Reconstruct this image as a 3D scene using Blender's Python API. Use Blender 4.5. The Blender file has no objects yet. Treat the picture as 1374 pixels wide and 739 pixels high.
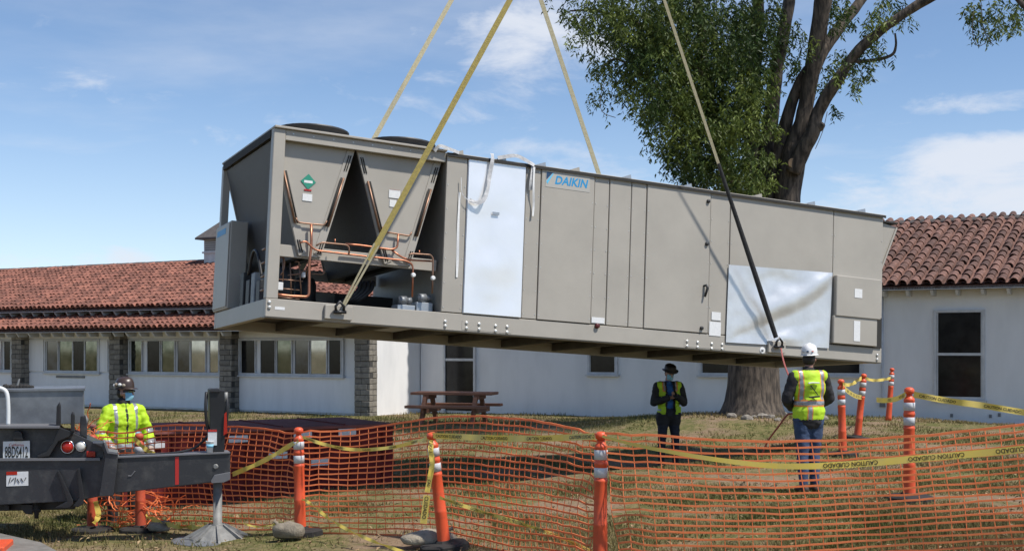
import bpy, bmesh, math, random
import numpy as np
from mathutils import Vector, Matrix, noise, Euler
R = math.radians
random.seed(7)
S = bpy.context.scene
C = S.collection
# ------------------------------------------------------------------ camera, sky, sun, exposure
F, CX, HY, ZC = 1700.0, 687.0, 465.0, 1.8
cam_d = bpy.data.cameras.new('camera')
cam = bpy.data.objects.new('camera', cam_d); C.objects.link(cam); S.camera = cam
cam.location = (0, 0, ZC); cam.rotation_euler = (R(90), 0, 0)
cam_d.sensor_width = 36; cam_d.lens = F / 1374 * 36; cam_d.shift_y = 95.5 / 1374
cam_d.clip_end = 3000; cam_d.clip_start = .1
SUN = Vector((.87, -.49, 0)).normalized()
SUN_EL = 58
sv = Vector((SUN.x * math.cos(R(SUN_EL)), SUN.y * math.cos(R(SUN_EL)), math.sin(R(SUN_EL))))
sd = bpy.data.lights.new('sun', 'SUN'); sd.energy = 2.75; sd.angle = R(2.5); sd.color = (1, .95, .87)
sun = bpy.data.objects.new('sun', sd); C.objects.link(sun)
sun.rotation_euler = (-sv).to_track_quat('-Z', 'Y').to_euler(); sun.location = (20, -10, 30)
W = bpy.data.worlds.new('World'); S.world = W; W.use_nodes = True
wn, wl = W.node_tree.nodes, W.node_tree.links
wn.clear()
wo = wn.new('ShaderNodeOutputWorld'); bg = wn.new('ShaderNodeBackground')
sky = wn.new('ShaderNodeTexSky'); sky.sky_type = 'NISHITA'; sky.sun_disc = False
sky.sun_elevation = R(SUN_EL); sky.sun_rotation = math.atan2(SUN.x, SUN.y)
sky.air_density = 1.0; sky.dust_density = .1; sky.ozone_density = 2.6; sky.altitude = 1800
SKY = .077
bg.inputs[1].default_value = SKY
tc = wn.new('ShaderNodeTexCoord')
def wmath(op, a, b=None, clamp=False):
    n = wn.new('ShaderNodeMath'); n.operation = op; n.use_clamp = clamp
    for i, v in enumerate((a, b)):
        if v is None: continue
        if hasattr(v, 'links'): wl.new(v, n.inputs[i])
        else: n.inputs[i].default_value = v
    return n.outputs[0]
sep = wn.new('ShaderNodeSeparateXYZ'); wl.new(tc.outputs['Generated'], sep.inputs[0])
# clouds as a flat layer seen in perspective
hz = wmath('ADD', wmath('MAXIMUM', sep.outputs[2], 0.0), .06)
cx_ = wmath('DIVIDE', sep.outputs[0], hz); cy_ = wmath('DIVIDE', sep.outputs[1], hz)
comb = wn.new('ShaderNodeCombineXYZ'); wl.new(cx_, comb.inputs[0]); wl.new(cy_, comb.inputs[1])
n1 = wn.new('ShaderNodeTexNoise'); n1.inputs['Scale'].default_value = .62; n1.inputs['Detail'].default_value = 9
n1.inputs['Roughness'].default_value = .56; n1.inputs['Distortion'].default_value = .15
mp = wn.new('ShaderNodeMapping'); mp.inputs['Location'].default_value = (5.1, 4.4, 0); wl.new(comb.outputs[0], mp.inputs[0]); wl.new(mp.outputs[0], n1.inputs['Vector'])
# cumulus banks standing in the sky: soft lobes in direction space broken up by noise
n2 = wn.new('ShaderNodeTexNoise'); n2.inputs['Scale'].default_value = 11; n2.inputs['Detail'].default_value = 10; n2.inputs['Roughness'].default_value = .62; n2.inputs['Distortion'].default_value = .3
mp2 = wn.new('ShaderNodeMapping'); mp2.inputs['Scale'].default_value = (1, 1, 2.6); wl.new(tc.outputs['Generated'], mp2.inputs[0]); wl.new(mp2.outputs[0], n2.inputs['Vector'])
def lobe(u, v, ru, rv, amp):
    d = Vector(((u - CX) / F, 1, (HY - v) / F)).normalized()
    a = wmath('DIVIDE', wmath('SUBTRACT', sep.outputs[0], d.x), ru / F)
    b = wmath('DIVIDE', wmath('SUBTRACT', sep.outputs[2], d.z), rv / F)
    q = wmath('ADD', wmath('MULTIPLY', a, a), wmath('MULTIPLY', b, b))
    front = wmath('GREATER_THAN', sep.outputs[1], 0.0)
    return wmath('MULTIPLY', wmath('MULTIPLY', wmath('SUBTRACT', 1.0, q, True), amp), front)
lob = None
for L in ((1290, 265, 240, 50, .8), (1330, 215, 170, 42, .8), (1150, 248, 90, 26, .5), (1320, 134, 110, 20, .55), (715, 55, 135, 85, .66), (640, 120, 190, 120, .2),
          (255, 188, 95, 22, .48), (150, 350, 260, 26, .5), (880, 235, 320, 60, .25), (680, 200, 150, 25, .28), (1480, 250, 200, 80, .6), (-150, 330, 200, 40, .4)):
    l = lobe(*L); lob = l if lob is None else wmath('MAXIMUM', lob, l)
band = wmath('ADD', lob, wmath('MULTIPLY', wmath('SUBTRACT', n2.outputs['Fac'], .5), 1.7))
c2 = wn.new('ShaderNodeMapRange'); c2.interpolation_type = 'SMOOTHSTEP'; wl.new(band, c2.inputs[0]); c2.inputs[1].default_value = .14; c2.inputs[2].default_value = .78
c1 = wn.new('ShaderNodeMapRange'); c1.interpolation_type = 'SMOOTHSTEP'; wl.new(n1.outputs['Fac'], c1.inputs[0]); c1.inputs[1].default_value = .48; c1.inputs[2].default_value = .85; c1.inputs[4].default_value = .6
lowf = wn.new('ShaderNodeMapRange'); lowf.interpolation_type = 'SMOOTHSTEP'; wl.new(sep.outputs[2], lowf.inputs[0]); lowf.inputs[1].default_value = 0.0; lowf.inputs[2].default_value = .22; lowf.inputs[3].default_value = .3; lowf.inputs[4].default_value = 0
cl = wmath('MAXIMUM', wmath('MULTIPLY', c2.outputs[0], .9), c1.outputs[0])
cl = wmath('MAXIMUM', cl, lowf.outputs[0])
mx = wn.new('ShaderNodeMix'); mx.data_type = 'RGBA'
wl.new(cl, mx.inputs[0]); wl.new(sky.outputs[0], mx.inputs[6]); mx.inputs[7].default_value = (5.5, 5.8, 6.4, 1)
wl.new(mx.outputs[2], bg.inputs[0]); wl.new(bg.outputs[0], wo.inputs[0])
S.view_settings.view_transform = 'Standard'; S.view_settings.look = 'None'; S.view_settings.gamma = 1
S.view_settings.exposure = 0.9; S.view_settings.use_curve_mapping = False

# ------------------------------------------------------------------ helpers
def at(u, v, Y):
    return Vector(((u - CX) / F * Y, Y, ZC - (v - HY) / F * Y))
def proj(p):
    return CX + F * p[0] / p[1], HY - F * (p[2] - ZC) / p[1]
def tag(o, label, cat, group=None):
    o['label'] = label; o['category'] = cat
    if group: o['group'] = group
    return o
def empty(name, loc=(0, 0, 0), rz=0, label=None, cat=None, group=None):
    o = bpy.data.objects.new(name, None); C.objects.link(o); o.location = loc; o.rotation_euler = (0, 0, rz); o.empty_display_size = .2
    if label: tag(o, label, cat, group)
    return o
def link(name, me, mat, parent=None, smooth=False):
    o = bpy.data.objects.new(name, me); C.objects.link(o)
    if mat is not None:
        me.materials.clear()
        for m in (mat if isinstance(mat, (list, tuple)) else [mat]): me.materials.append(m)
    if parent: o.parent = parent
    if smooth: me.polygons.foreach_set('use_smooth', [True] * len(me.polygons))
    return o
class MB:
    """collects shapes into one mesh"""
    def __init__(s): s.v = []; s.f = []; s.mi = []; s.cur = 0
    def add(s, vs, fs):
        n = len(s.v); s.v += [tuple(v) for v in vs]; s.f += [tuple(i + n for i in f) for f in fs]; s.mi += [s.cur] * len(fs); return s
    def box(s, a, b, ch=0.0, M=None):
        a, b = Vector(a), Vector(b)
        lo = Vector((min(a.x, b.x), min(a.y, b.y), min(a.z, b.z))); hi = Vector((max(a.x, b.x), max(a.y, b.y), max(a.z, b.z)))
        if ch <= 0:
            vs = [Vector((x, y, z)) for z in (lo.z, hi.z) for y in (lo.y, hi.y) for x in (lo.x, hi.x)]
            fs = [(0, 2, 3, 1), (4, 5, 7, 6), (0, 1, 5, 4), (2, 6, 7, 3), (0, 4, 6, 2), (1, 3, 7, 5)]
        else:
            bm = bmesh.new(); bmesh.ops.create_cube(bm, size=1)
            for v in bm.verts: v.co = Vector([lo[i] + (v.co[i] + .5) * (hi[i] - lo[i]) for i in range(3)])
            bmesh.ops.bevel(bm, geom=bm.edges[:], offset=min(ch, min(hi - lo) * .45), segments=1, affect='EDGES')
            bm.verts.index_update()
            vs = [v.co.copy() for v in bm.verts]; fs = [[v.index for v in f.verts] for f in bm.faces]; bm.free()
        if M is not None: vs = [M @ v for v in vs]
        return s.add(vs, fs)
    def prism(s, poly, d, cap=True):
        """poly: list of 3-D points, extruded by vector d"""
        d = Vector(d); p = [Vector(q) for q in poly]; n = len(p)
        vs = p + [q + d for q in p]
        fs = [(i, (i + 1) % n, n + (i + 1) % n, n + i) for i in range(n)]
        if cap: fs += [tuple(range(n))[::-1], tuple(range(n, 2 * n))]
        return s.add(vs, fs)
    def tube(s, pts, r, n=8, caps=True, flat=None):
        pts = [Vector(p) for p in pts]; m = len(pts)
        rs = r if isinstance(r, (list, tuple)) else [r] * m
        vs = []; fs = []; up = None
        for i, p in enumerate(pts):
            t = (pts[min(i + 1, m - 1)] - pts[max(i - 1, 0)]); t = t.normalized() if t.length > 1e-9 else Vector((0, 0, 1))
            if up is None: up = Vector((0, 0, 1)) if abs(t.z) < .9 else Vector((0, 1, 0))
            sx = t.cross(up)
            if sx.length < 1e-4: sx = t.cross(Vector((1, 0, .1)))
            sx.normalize(); uy = sx.cross(t).normalized(); up = uy
            for k in range(n):
                a = 2 * math.pi * (k + .5) / n
                vs.append(p + sx * math.cos(a) * rs[i] + uy * math.sin(a) * rs[i] * (flat or 1))
        for i in range(m - 1):
            for k in range(n): fs.append((i * n + k, i * n + (k + 1) % n, (i + 1) * n + (k + 1) % n, (i + 1) * n + k))
        if caps: fs += [tuple(range(n))[::-1], tuple(range((m - 1) * n, m * n))]
        return s.add(vs, fs)
    def lathe(s, prof, c=(0, 0, 0), n=20, axis='z'):
        c = Vector(c); vs = []; fs = []; m = len(prof)
        for r, h in prof:
            for k in range(n):
                a = 2 * math.pi * k / n; x, y = r * math.cos(a), r * math.sin(a)
                vs.append(c + (Vector((x, y, h)) if axis == 'z' else Vector((x, h, y)) if axis == 'y' else Vector((h, x, y))))
        for i in range(m - 1):
            for k in range(n): fs.append((i * n + k, i * n + (k + 1) % n, (i + 1) * n + (k + 1) % n, (i + 1) * n + k))
        fs += [tuple(range(n))[::-1], tuple(range((m - 1) * n, m * n))]
        return s.add(vs, fs)
    def ellipsoid(s, c, r, nu=16, nv=10, M=None):
        c = Vector(c); vs = []; fs = []
        for j in range(nv + 1):
            th = math.pi * j / nv
            for k in range(nu):
                a = 2 * math.pi * k / nu
                p = Vector((r[0] * math.sin(th) * math.cos(a), r[1] * math.sin(th) * math.sin(a), r[2] * math.cos(th)))
                vs.append(c + (M @ p if M else p))
        for j in range(nv):
            for k in range(nu): fs.append((j * nu + k, (j + 1) * nu + k, (j + 1) * nu + (k + 1) % nu, j * nu + (k + 1) % nu))
        return s.add(vs, fs)
    def ribbon(s, pts, side, w):
        """flat strip along pts, width w along side vectors"""
        m = len(pts); vs = []
        for i, p in enumerate(pts):
            sd_ = side[i] if isinstance(side, list) else Vector(side)
            vs += [Vector(p) - sd_ * w / 2, Vector(p) + sd_ * w / 2]
        return s.add(vs, [(2 * i, 2 * i + 1, 2 * i + 3, 2 * i + 2) for i in range(m - 1)])
    def mesh(s, name='m'):
        me = bpy.data.meshes.new(name); me.from_pydata([tuple(v) for v in s.v], [], s.f)
        if any(s.mi): me.polygons.foreach_set('material_index', s.mi)
        bm = bmesh.new(); bm.from_mesh(me); bmesh.ops.recalc_face_normals(bm, faces=bm.faces[:]); bm.to_mesh(me); bm.free()
        return me
    def build(s, name, mat, parent=None, smooth=False): return link(name, s.mesh(name), mat, parent, smooth)
def smooth_path(pts, k=6):
    P = [Vector(p) for p in pts]; out = []
    for i in range(len(P) - 1):
        p0, p1, p2, p3 = P[max(i - 1, 0)], P[i], P[i + 1], P[min(i + 2, len(P) - 1)]
        for j in range(k):
            t = j / k
            out.append(.5 * ((2 * p1) + (p2 - p0) * t + (2 * p0 - 5 * p1 + 4 * p2 - p3) * t * t + (-p0 + 3 * p1 - 3 * p2 + p3) * t ** 3))
    out.append(P[-1]); return out
def text_geo(txt, size=1.0, bold=0.0, shear=0.0):
    """triangles of a word laid in XY, left aligned, with its width"""
    cu = bpy.data.curves.new('t', 'FONT'); cu.body = txt; cu.size = size; cu.offset = bold; cu.shear = shear; cu.resolution_u = 3
    o = bpy.data.objects.new('t', cu); C.objects.link(o)
    dg = bpy.context.evaluated_depsgraph_get(); me = bpy.data.meshes.new_from_object(o.evaluated_get(dg))
    vs = [v.co.copy() for v in me.vertices]; fs = [tuple(p.vertices) for p in me.polygons]
    bpy.data.objects.remove(o); bpy.data.curves.remove(cu); bpy.data.meshes.remove(me)
    x0 = min(v.x for v in vs); x1 = max(v.x for v in vs)
    return [Vector((v.x - x0, v.y, 0)) for v in vs], fs, x1 - x0
def lettering(name, txt, mat, parent, origin, ex, ey, width, bold=0.0, shear=0.0, height=None):
    vs, fs, w = text_geo(txt, 1, bold, shear)
    k = width / w; kh = k if height is None else height / .72
    o, ex, ey = Vector(origin), Vector(ex), Vector(ey)
    m = MB(); m.add([o + ex * v.x * k + ey * v.y * kh for v in vs], fs)
    me = bpy.data.meshes.new(name); me.from_pydata([tuple(v) for v in m.v], [], m.f)
    return link(name, me, mat, parent)

# ------------------------------------------------------------------ materials
MATS = {}
def mat(name, c, rough=.6, c2=None, scale=8, metal=0.0, bump=0.0, bscale=None, spec=.5, detail=5, amount=1.0, rnd=0.0, stretch=None, trans=0.0, lo=.35, hi=.65):
    m = bpy.data.materials.new(name); m.use_nodes = True; nt = m.node_tree; N, Lk = nt.nodes, nt.links
    b = N['Principled BSDF']; b.inputs['Roughness'].default_value = rough; b.inputs['Metallic'].default_value = metal
    b.inputs['Specular IOR Level'].default_value = spec; b.inputs['Base Color'].default_value = (*c, 1)
    tcn = N.new('ShaderNodeTexCoord'); mpn = N.new('ShaderNodeMapping'); Lk.new(tcn.outputs['Object'], mpn.inputs[0])
    if stretch: mpn.inputs['Scale'].default_value = stretch
    col = None
    if c2:
        nz = N.new('ShaderNodeTexNoise'); nz.inputs['Scale'].default_value = scale; nz.inputs['Detail'].default_value = detail; nz.inputs['Roughness'].default_value = .6
        Lk.new(mpn.outputs[0], nz.inputs['Vector'])
        mr = N.new('ShaderNodeMapRange'); Lk.new(nz.outputs['Fac'], mr.inputs[0]); mr.inputs[1].default_value = lo; mr.inputs[2].default_value = hi; mr.inputs[4].default_value = amount
        mi = N.new('ShaderNodeMix'); mi.data_type = 'RGBA'; Lk.new(mr.outputs[0], mi.inputs[0]); mi.inputs[6].default_value = (*c, 1); mi.inputs[7].default_value = (*c2, 1)
        col = mi.outputs[2]
    if rnd:
        oi = N.new('ShaderNodeObjectInfo'); ge = N.new('ShaderNodeNewGeometry')
        ad = N.new('ShaderNodeMath'); ad.operation = 'ADD'; Lk.new(oi.outputs['Random'], ad.inputs[0]); Lk.new(ge.outputs['Random Per Island'], ad.inputs[1])
        fr = N.new('ShaderNodeMath'); fr.operation = 'FRACT'; Lk.new(ad.outputs[0], fr.inputs[0])
        mr2 = N.new('ShaderNodeMapRange'); Lk.new(fr.outputs[0], mr2.inputs[0]); mr2.inputs[3].default_value = 1 - rnd; mr2.inputs[4].default_value = 1 + rnd
        hs = N.new('ShaderNodeHueSaturation'); Lk.new(mr2.outputs[0], hs.inputs['Value'])
        if col: Lk.new(col, hs.inputs['Color'])
        else: hs.inputs['Color'].default_value = (*c, 1)
        col = hs.outputs[0]
    if col: Lk.new(col, b.inputs['Base Color'])
    if bump:
        nb = N.new('ShaderNodeTexNoise'); nb.inputs['Scale'].default_value = bscale or scale; nb.inputs['Detail'].default_value = 6
        Lk.new(mpn.outputs[0], nb.inputs['Vector'])
        bp = N.new('ShaderNodeBump'); bp.inputs['Strength'].default_value = bump; bp.inputs['Distance'].default_value = .02
        Lk.new(nb.outputs['Fac'], bp.inputs['Height']); Lk.new(bp.outputs[0], b.inputs['Normal'])
    if trans:
        tr = N.new('ShaderNodeBsdfTranslucent'); ms = N.new('ShaderNodeMixShader'); ms.inputs[0].default_value = trans
        if col: Lk.new(col, tr.inputs[0])
        else: tr.inputs[0].default_value = (*c, 1)
        Lk.new(b.outputs[0], ms.inputs[1]); Lk.new(tr.outputs[0], ms.inputs[2]); Lk.new(ms.outputs[0], N['Material Output'].inputs[0])
    MATS[name] = m; return m
M = MATS
mat('beige', (.40, .372, .325), .42, (.355, .33, .288), 1.3, bump=.10, bscale=2.2, detail=8)
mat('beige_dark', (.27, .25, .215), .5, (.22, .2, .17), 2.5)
mat('under_steel', (.10, .09, .075), .7, (.055, .05, .042), 3, bump=.1)
mat('galv', (.42, .45, .48), .42, (.34, .37, .41), 3, metal=.5)
mat('gasket', (.025, .024, .022), .8)
mat('coil', (.085, .09, .10), .55, (.065, .07, .078), 60, bump=.3, bscale=220, stretch=(1, 1, .2))
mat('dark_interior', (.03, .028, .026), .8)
mat('black_plastic', (.018, .018, .02), .5, (.03, .03, .032), 6)
mat('copper', (.50, .21, .13), .42, (.40, .17, .1), 14, metal=.85)
mat('copper_dull', (.21, .13, .09), .45, (.33, .19, .13), 12, metal=.6)
mat('film_white', (.93, .93, .93), .33, (.86, .865, .87), 1.1, metal=.45, bump=.2, bscale=3)
mat('film_silver', (.80, .80, .79), .42, (.68, .68, .675), 2.5, metal=.65, bump=.25, bscale=6)
mat('paper', (.75, .76, .76), .7, (.66, .67, .68), 40)
mat('plastic_wrap', (.6, .6, .6), .35, (.45, .45, .46), 14, bump=.5, bscale=20)
mat('green_sticker', (.02, .25, .17), .5)
mat('logo_blue', (.02, .27, .55), .45)
mat('logo_dark', (.015, .05, .12), .45)
mat('logo_cyan', (.12, .48, .72), .45)
mat('logo_back', (.42, .405, .37), .45)
mat('red_paint', (.5, .03, .025), .45)
mat('dark_red', (.09, .012, .012), .4)
mat('steel_bolt', (.62, .62, .6), .4, metal=.6)
mat('sling_yellow', (.40, .32, .09), .85, (.29, .235, .08), 30, bump=.4, bscale=120)
mat('sling_pale', (.45, .41, .28), .85, (.36, .32, .2), 30, bump=.3, bscale=120)
mat('sling_black', (.02, .02, .022), .75, (.04, .04, .042), 30)
mat('shackle', (.05, .05, .052), .4, metal=.7)
mat('rope_red', (.35, .09, .08), .8)
mat('wall_white', (.80, .80, .80), .85, (.66, .665, .67), 1.0, bump=.2, bscale=40, lo=.42, hi=.85, detail=9, stretch=(1.6, 1.6, .5))
mat('panel_white', (.82, .82, .82), .75, (.73, .73, .73), 1.4, stretch=(3, 3, .6), lo=.35, hi=.8)
mat('trim_white', (.62, .63, .64), .6, (.5, .51, .52), 5)
mat('trim_grey', (.22, .22, .22), .6, (.17, .17, .17), 4)
mat('tier_shade', (.16, .16, .165), .7)  # wall tone darkened to paint in the shade between the roof tiers
mat('glass', (.02, .022, .025), .04, spec=1.0)
mat('glass_grey', (.09, .1, .11), .06, (.03, .035, .035), 2.2, spec=1.0, detail=3)
mat('glass_green', (.20, .22, .2), .05, (.10, .12, .10), 3.2, metal=.9, detail=4)
mat('glass_sky', (.48, .5, .52), .04, (.34, .36, .37), 2.6, metal=.9, detail=3)
mat('glass_black', (.008, .008, .009), .12, (.02, .02, .02), 3, spec=.3)
mat('stone', (.25, .23, .195), .85, (.16, .145, .125), 9, bump=.5, bscale=30, rnd=.25)
mat('mortar', (.06, .058, .055), .95)
mat('tile', (.26, .105, .07), .8, (.16, .062, .044), 5, bump=.25, bscale=25, rnd=.38)
mat('tile_pale', (.195, .10, .076), .8, (.115, .06, .046), 5, bump=.25, bscale=25, rnd=.42)
mat('tile_base', (.075, .03, .022), .9, (.05, .02, .016), 6)
mat('ridge_grey', (.13, .115, .11), .8, (.09, .08, .075), 6)
mat('bark', (.125, .098, .076), .9, (.034, .027, .022), 13, bump=1.0, bscale=14, stretch=(1, 1, .22), lo=.4, hi=.6, detail=8)
mat('bark_cut', (.33, .22, .13), .9)
mat('leaf', (.032, .064, .013), .5, (.19, .235, .05), 1.0, lo=.4, hi=.62, rnd=.35, trans=.3, spec=.3)
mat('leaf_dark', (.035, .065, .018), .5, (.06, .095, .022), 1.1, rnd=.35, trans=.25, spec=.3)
mat('grass', (.105, .115, .036), .7, (.27, .215, .10), .55, rnd=.35, trans=.2, spec=.2, lo=.38, hi=.6)
mat('orange_net', (.93, .31, .12), .5, (.86, .25, .085), 3, trans=.3)
mat('orange_post', (.72, .10, .035), .45, (.42, .075, .04), 11, bump=.1, lo=.5, hi=.85, detail=9)
mat('orange_dirty', (.52, .085, .035), .6, (.38, .07, .04), 6)
mat('reflect_white', (.66, .67, .69), .4, (.55, .56, .58), 30)
mat('reflect_silver', (.36, .37, .39), .35, (.28, .29, .31), 30, metal=.3)
mat('rubber', (.018, .017, .017), .9, (.03, .028, .026), 9, bump=.3)
mat('tape', (.82, .62, .11), .4, (.74, .58, .16), 8, trans=.12)
mat('tape_print', (.02, .018, .012), .5)
mat('sandbag', (.25, .215, .165), .95, (.15, .13, .10), 16, bump=.6, bscale=60)
mat('sandbag_pale', (.36, .32, .25), .95, (.27, .23, .18), 12, bump=.6, bscale=60)
mat('truck', (.036, .037, .042), .45, (.10, .098, .095), 8, bump=.08, bscale=50, lo=.5, hi=.85, detail=10)
mat('truck_black', (.014, .014, .016), .5, (.022, .022, .024), 6)
mat('truck_edge', (.16, .16, .17), .5)
mat('steel_grey', (.25, .265, .28), .5, (.16, .17, .185), 4, metal=.4, bump=.1)
mat('alu', (.27, .27, .26), .6, (.18, .18, .175), 10, metal=.25)
mat('chrome', (.55, .55, .56), .2, metal=1.0)
mat('lens_red', (.42, .02, .012), .2)
mat('lens_white', (.62, .62, .58), .2)
mat('plate_white', (.68, .70, .70), .45)
mat('maroon', (.16, .022, .022), .75, (.10, .014, .014), 2, bump=.1, spec=.2)
mat('maroon_top', (.26, .10, .09), .9, (.19, .075, .065), 3, spec=.15)
mat('wood', (.32, .145, .08), .75, (.22, .095, .055), 8, stretch=(.3, 3, 3), bump=.2)
mat('concrete', (.22, .205, .185), .9, (.15, .14, .125), 6, bump=.3, detail=9)
mat('hivis', (.47, .72, .02), .65, (.39, .62, .015), 9, bump=.15)
mat('hivis_vest', (.50, .74, .03), .65, (.43, .66, .02), 9, bump=.15)
mat('vest_orange', (.72, .26, .05), .6)
mat('navy', (.016, .02, .035), .8, (.028, .03, .045), 12, bump=.3)
mat('black_cloth', (.018, .017, .019), .85, (.032, .03, .032), 12, bump=.3)
mat('blue_shirt', (.03, .14, .42), .8, (.02, .09, .28), 12)
mat('jeans', (.045, .075, .15), .85, (.03, .05, .10), 9, bump=.2, bscale=60)
mat('skin_a', (.30, .16, .11), .55, (.26, .13, .09), 20)
mat('skin_b', (.44, .26, .185), .55, (.38, .21, .15), 20)
mat('hair_dark', (.02, .016, .013), .7)
mat('hat_white', (.78, .78, .78), .3)
mat('hat_brown', (.05, .032, .026), .35)
mat('hat_black', (.018, .015, .015), .5)
mat('mask_blue', (.20, .50, .68), .7, (.32, .62, .78), 8)
mat('boot', (.045, .028, .02), .7)
mat('glove', (.34, .25, .2), .8, (.46, .38, .33), 18)
mat('rock', (.30, .27, .23), .9, (.18, .16, .14), 8, bump=.6, bscale=30)

# ------------------------------------------------------------------ ground
CTRL = [(-2.16, 12.9, -.1), (-.65, 11.7, -.08), (.7, 10.1, .03), (3.8, 12.14, .32), (4.67, 18, .245), (5.75, 20.8, .27), (7.7, 25.8, .27), (3.35, 14.6, .12), (2.6, 21, -.2),
        (5.0, 26.5, .40), (-3.05, 13, -.23), (-4.6, 15, -.3), (-4.6, 16, -.27), (-1.7, 17.8, -.15), (-10.9, 38.5, -.1), (-4, 34.5, -.1), (2.2, 33.7, -.05), (8.2, 30.3, .1), (11.5, 28.4, .05),
        (-6, 11, -.3), (-9, 13, -.32), (0, 4, -.1), (7, 9, .3), (10, 15, .3), (-2, 30, -.05), (-8, 26, -.2), (6.4, 26.3, .3), (0, 24, -.15), (-3, 10, -.12), (16, 22, .2), (-20, 40, -.2), (14, 30, .1), (-20, 20, -.3), (20, 5, .3), (0, 14, -.02), (0,60,-.1), (30,50,.1), (-40,60,-.2)]
def gz(x, y):
    sw = sz = 0.0
    for a, b, z in CTRL:
        w = 1 / ((x - a) ** 2 + (y - b) ** 2 + .35) ** 1.6
        sw += w; sz += w * z
    return sz / sw
CA = np.array(CTRL)
def gz_np(X, Y):
    w = 1 / ((X[..., None] - CA[:, 0]) ** 2 + (Y[..., None] - CA[:, 1]) ** 2 + .35) ** 1.6
    return (w * CA[:, 2]).sum(-1) / w.sum(-1)
def ground():
    xs = np.concatenate([np.linspace(-600, -32, 10), np.linspace(-30, 30, 241), np.linspace(32, 600, 10)])
    ys = np.concatenate([np.linspace(-200, -2, 8), np.linspace(0, 48, 193), np.linspace(50, 1500, 14)])
    X, Y = np.meshgrid(xs, ys); Z = gz_np(X, Y)
    inn = (np.abs(X) < 26) & (Y > 5) & (Y < 40)
    for i, j in zip(*np.nonzero(inn)):
        p = Vector((X[i, j], Y[i, j], 0)); Z[i, j] += .025 * noise.noise(p * .9) + .012 * noise.noise(p * 3.1)
    nx, ny = len(xs), len(ys)
    vs = np.stack([X, Y, Z], -1).reshape(-1, 3)
    fs = [(j * nx + i, j * nx + i + 1, (j + 1) * nx + i + 1, (j + 1) * nx + i) for j in range(ny - 1) for i in range(nx - 1)]
    me = bpy.data.meshes.new('lawn'); me.from_pydata(vs.tolist(), [], fs)
    m = bpy.data.materials.new('lawn_soil'); m.use_nodes = True; N, Lk = m.node_tree.nodes, m.node_tree.links
    b = N['Principled BSDF']; b.inputs['Roughness'].default_value = .95; b.inputs['Specular IOR Level'].default_value = .1
    t = N.new('ShaderNodeTexCoord')
    def nz(sc, det=6, ro=.6):
        n = N.new('ShaderNodeTexNoise'); n.inputs['Scale'].default_value = sc; n.inputs['Detail'].default_value = det; n.inputs['Roughness'].default_value = ro; Lk.new(t.outputs['Object'], n.inputs['Vector']); return n.outputs['Fac']
    def rmp(f, a, b_):
        r = N.new('ShaderNodeMapRange'); r.interpolation_type = 'SMOOTHSTEP'; Lk.new(f, r.inputs[0]); r.inputs[1].default_value = a; r.inputs[2].default_value = b_; return r.outputs[0]
    def mixc(f, a, c):
        x = N.new('ShaderNodeMix'); x.data_type = 'RGBA'; Lk.new(f, x.inputs[0])
        for i, q in ((6, a), (7, c)):
            if isinstance(q, tuple): x.inputs[i].default_value = (*q, 1)
            else: Lk.new(q, x.inputs[i])
        return x.outputs[2]
    soil = mixc(rmp(nz(14), .3, .7), (.215, .15, .098), (.29, .21, .14))
    grs = mixc(rmp(nz(9), .35, .65), (.10, .11, .036), (.22, .18, .085))
    col = mixc(rmp(nz(.55, 8, .68), .45, .6), grs, soil)
    Lk.new(col, b.inputs['Base Color'])
    bp = N.new('ShaderNodeBump'); bp.inputs['Strength'].default_value = .8; bp.inputs['Distance'].default_value = .03; Lk.new(nz(22, 8, .7), bp.inputs['Height']); Lk.new(bp.outputs[0], b.inputs['Normal'])
    o = link('lawn', me, m, None, True); o['kind'] = 'structure'
ground()
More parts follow.
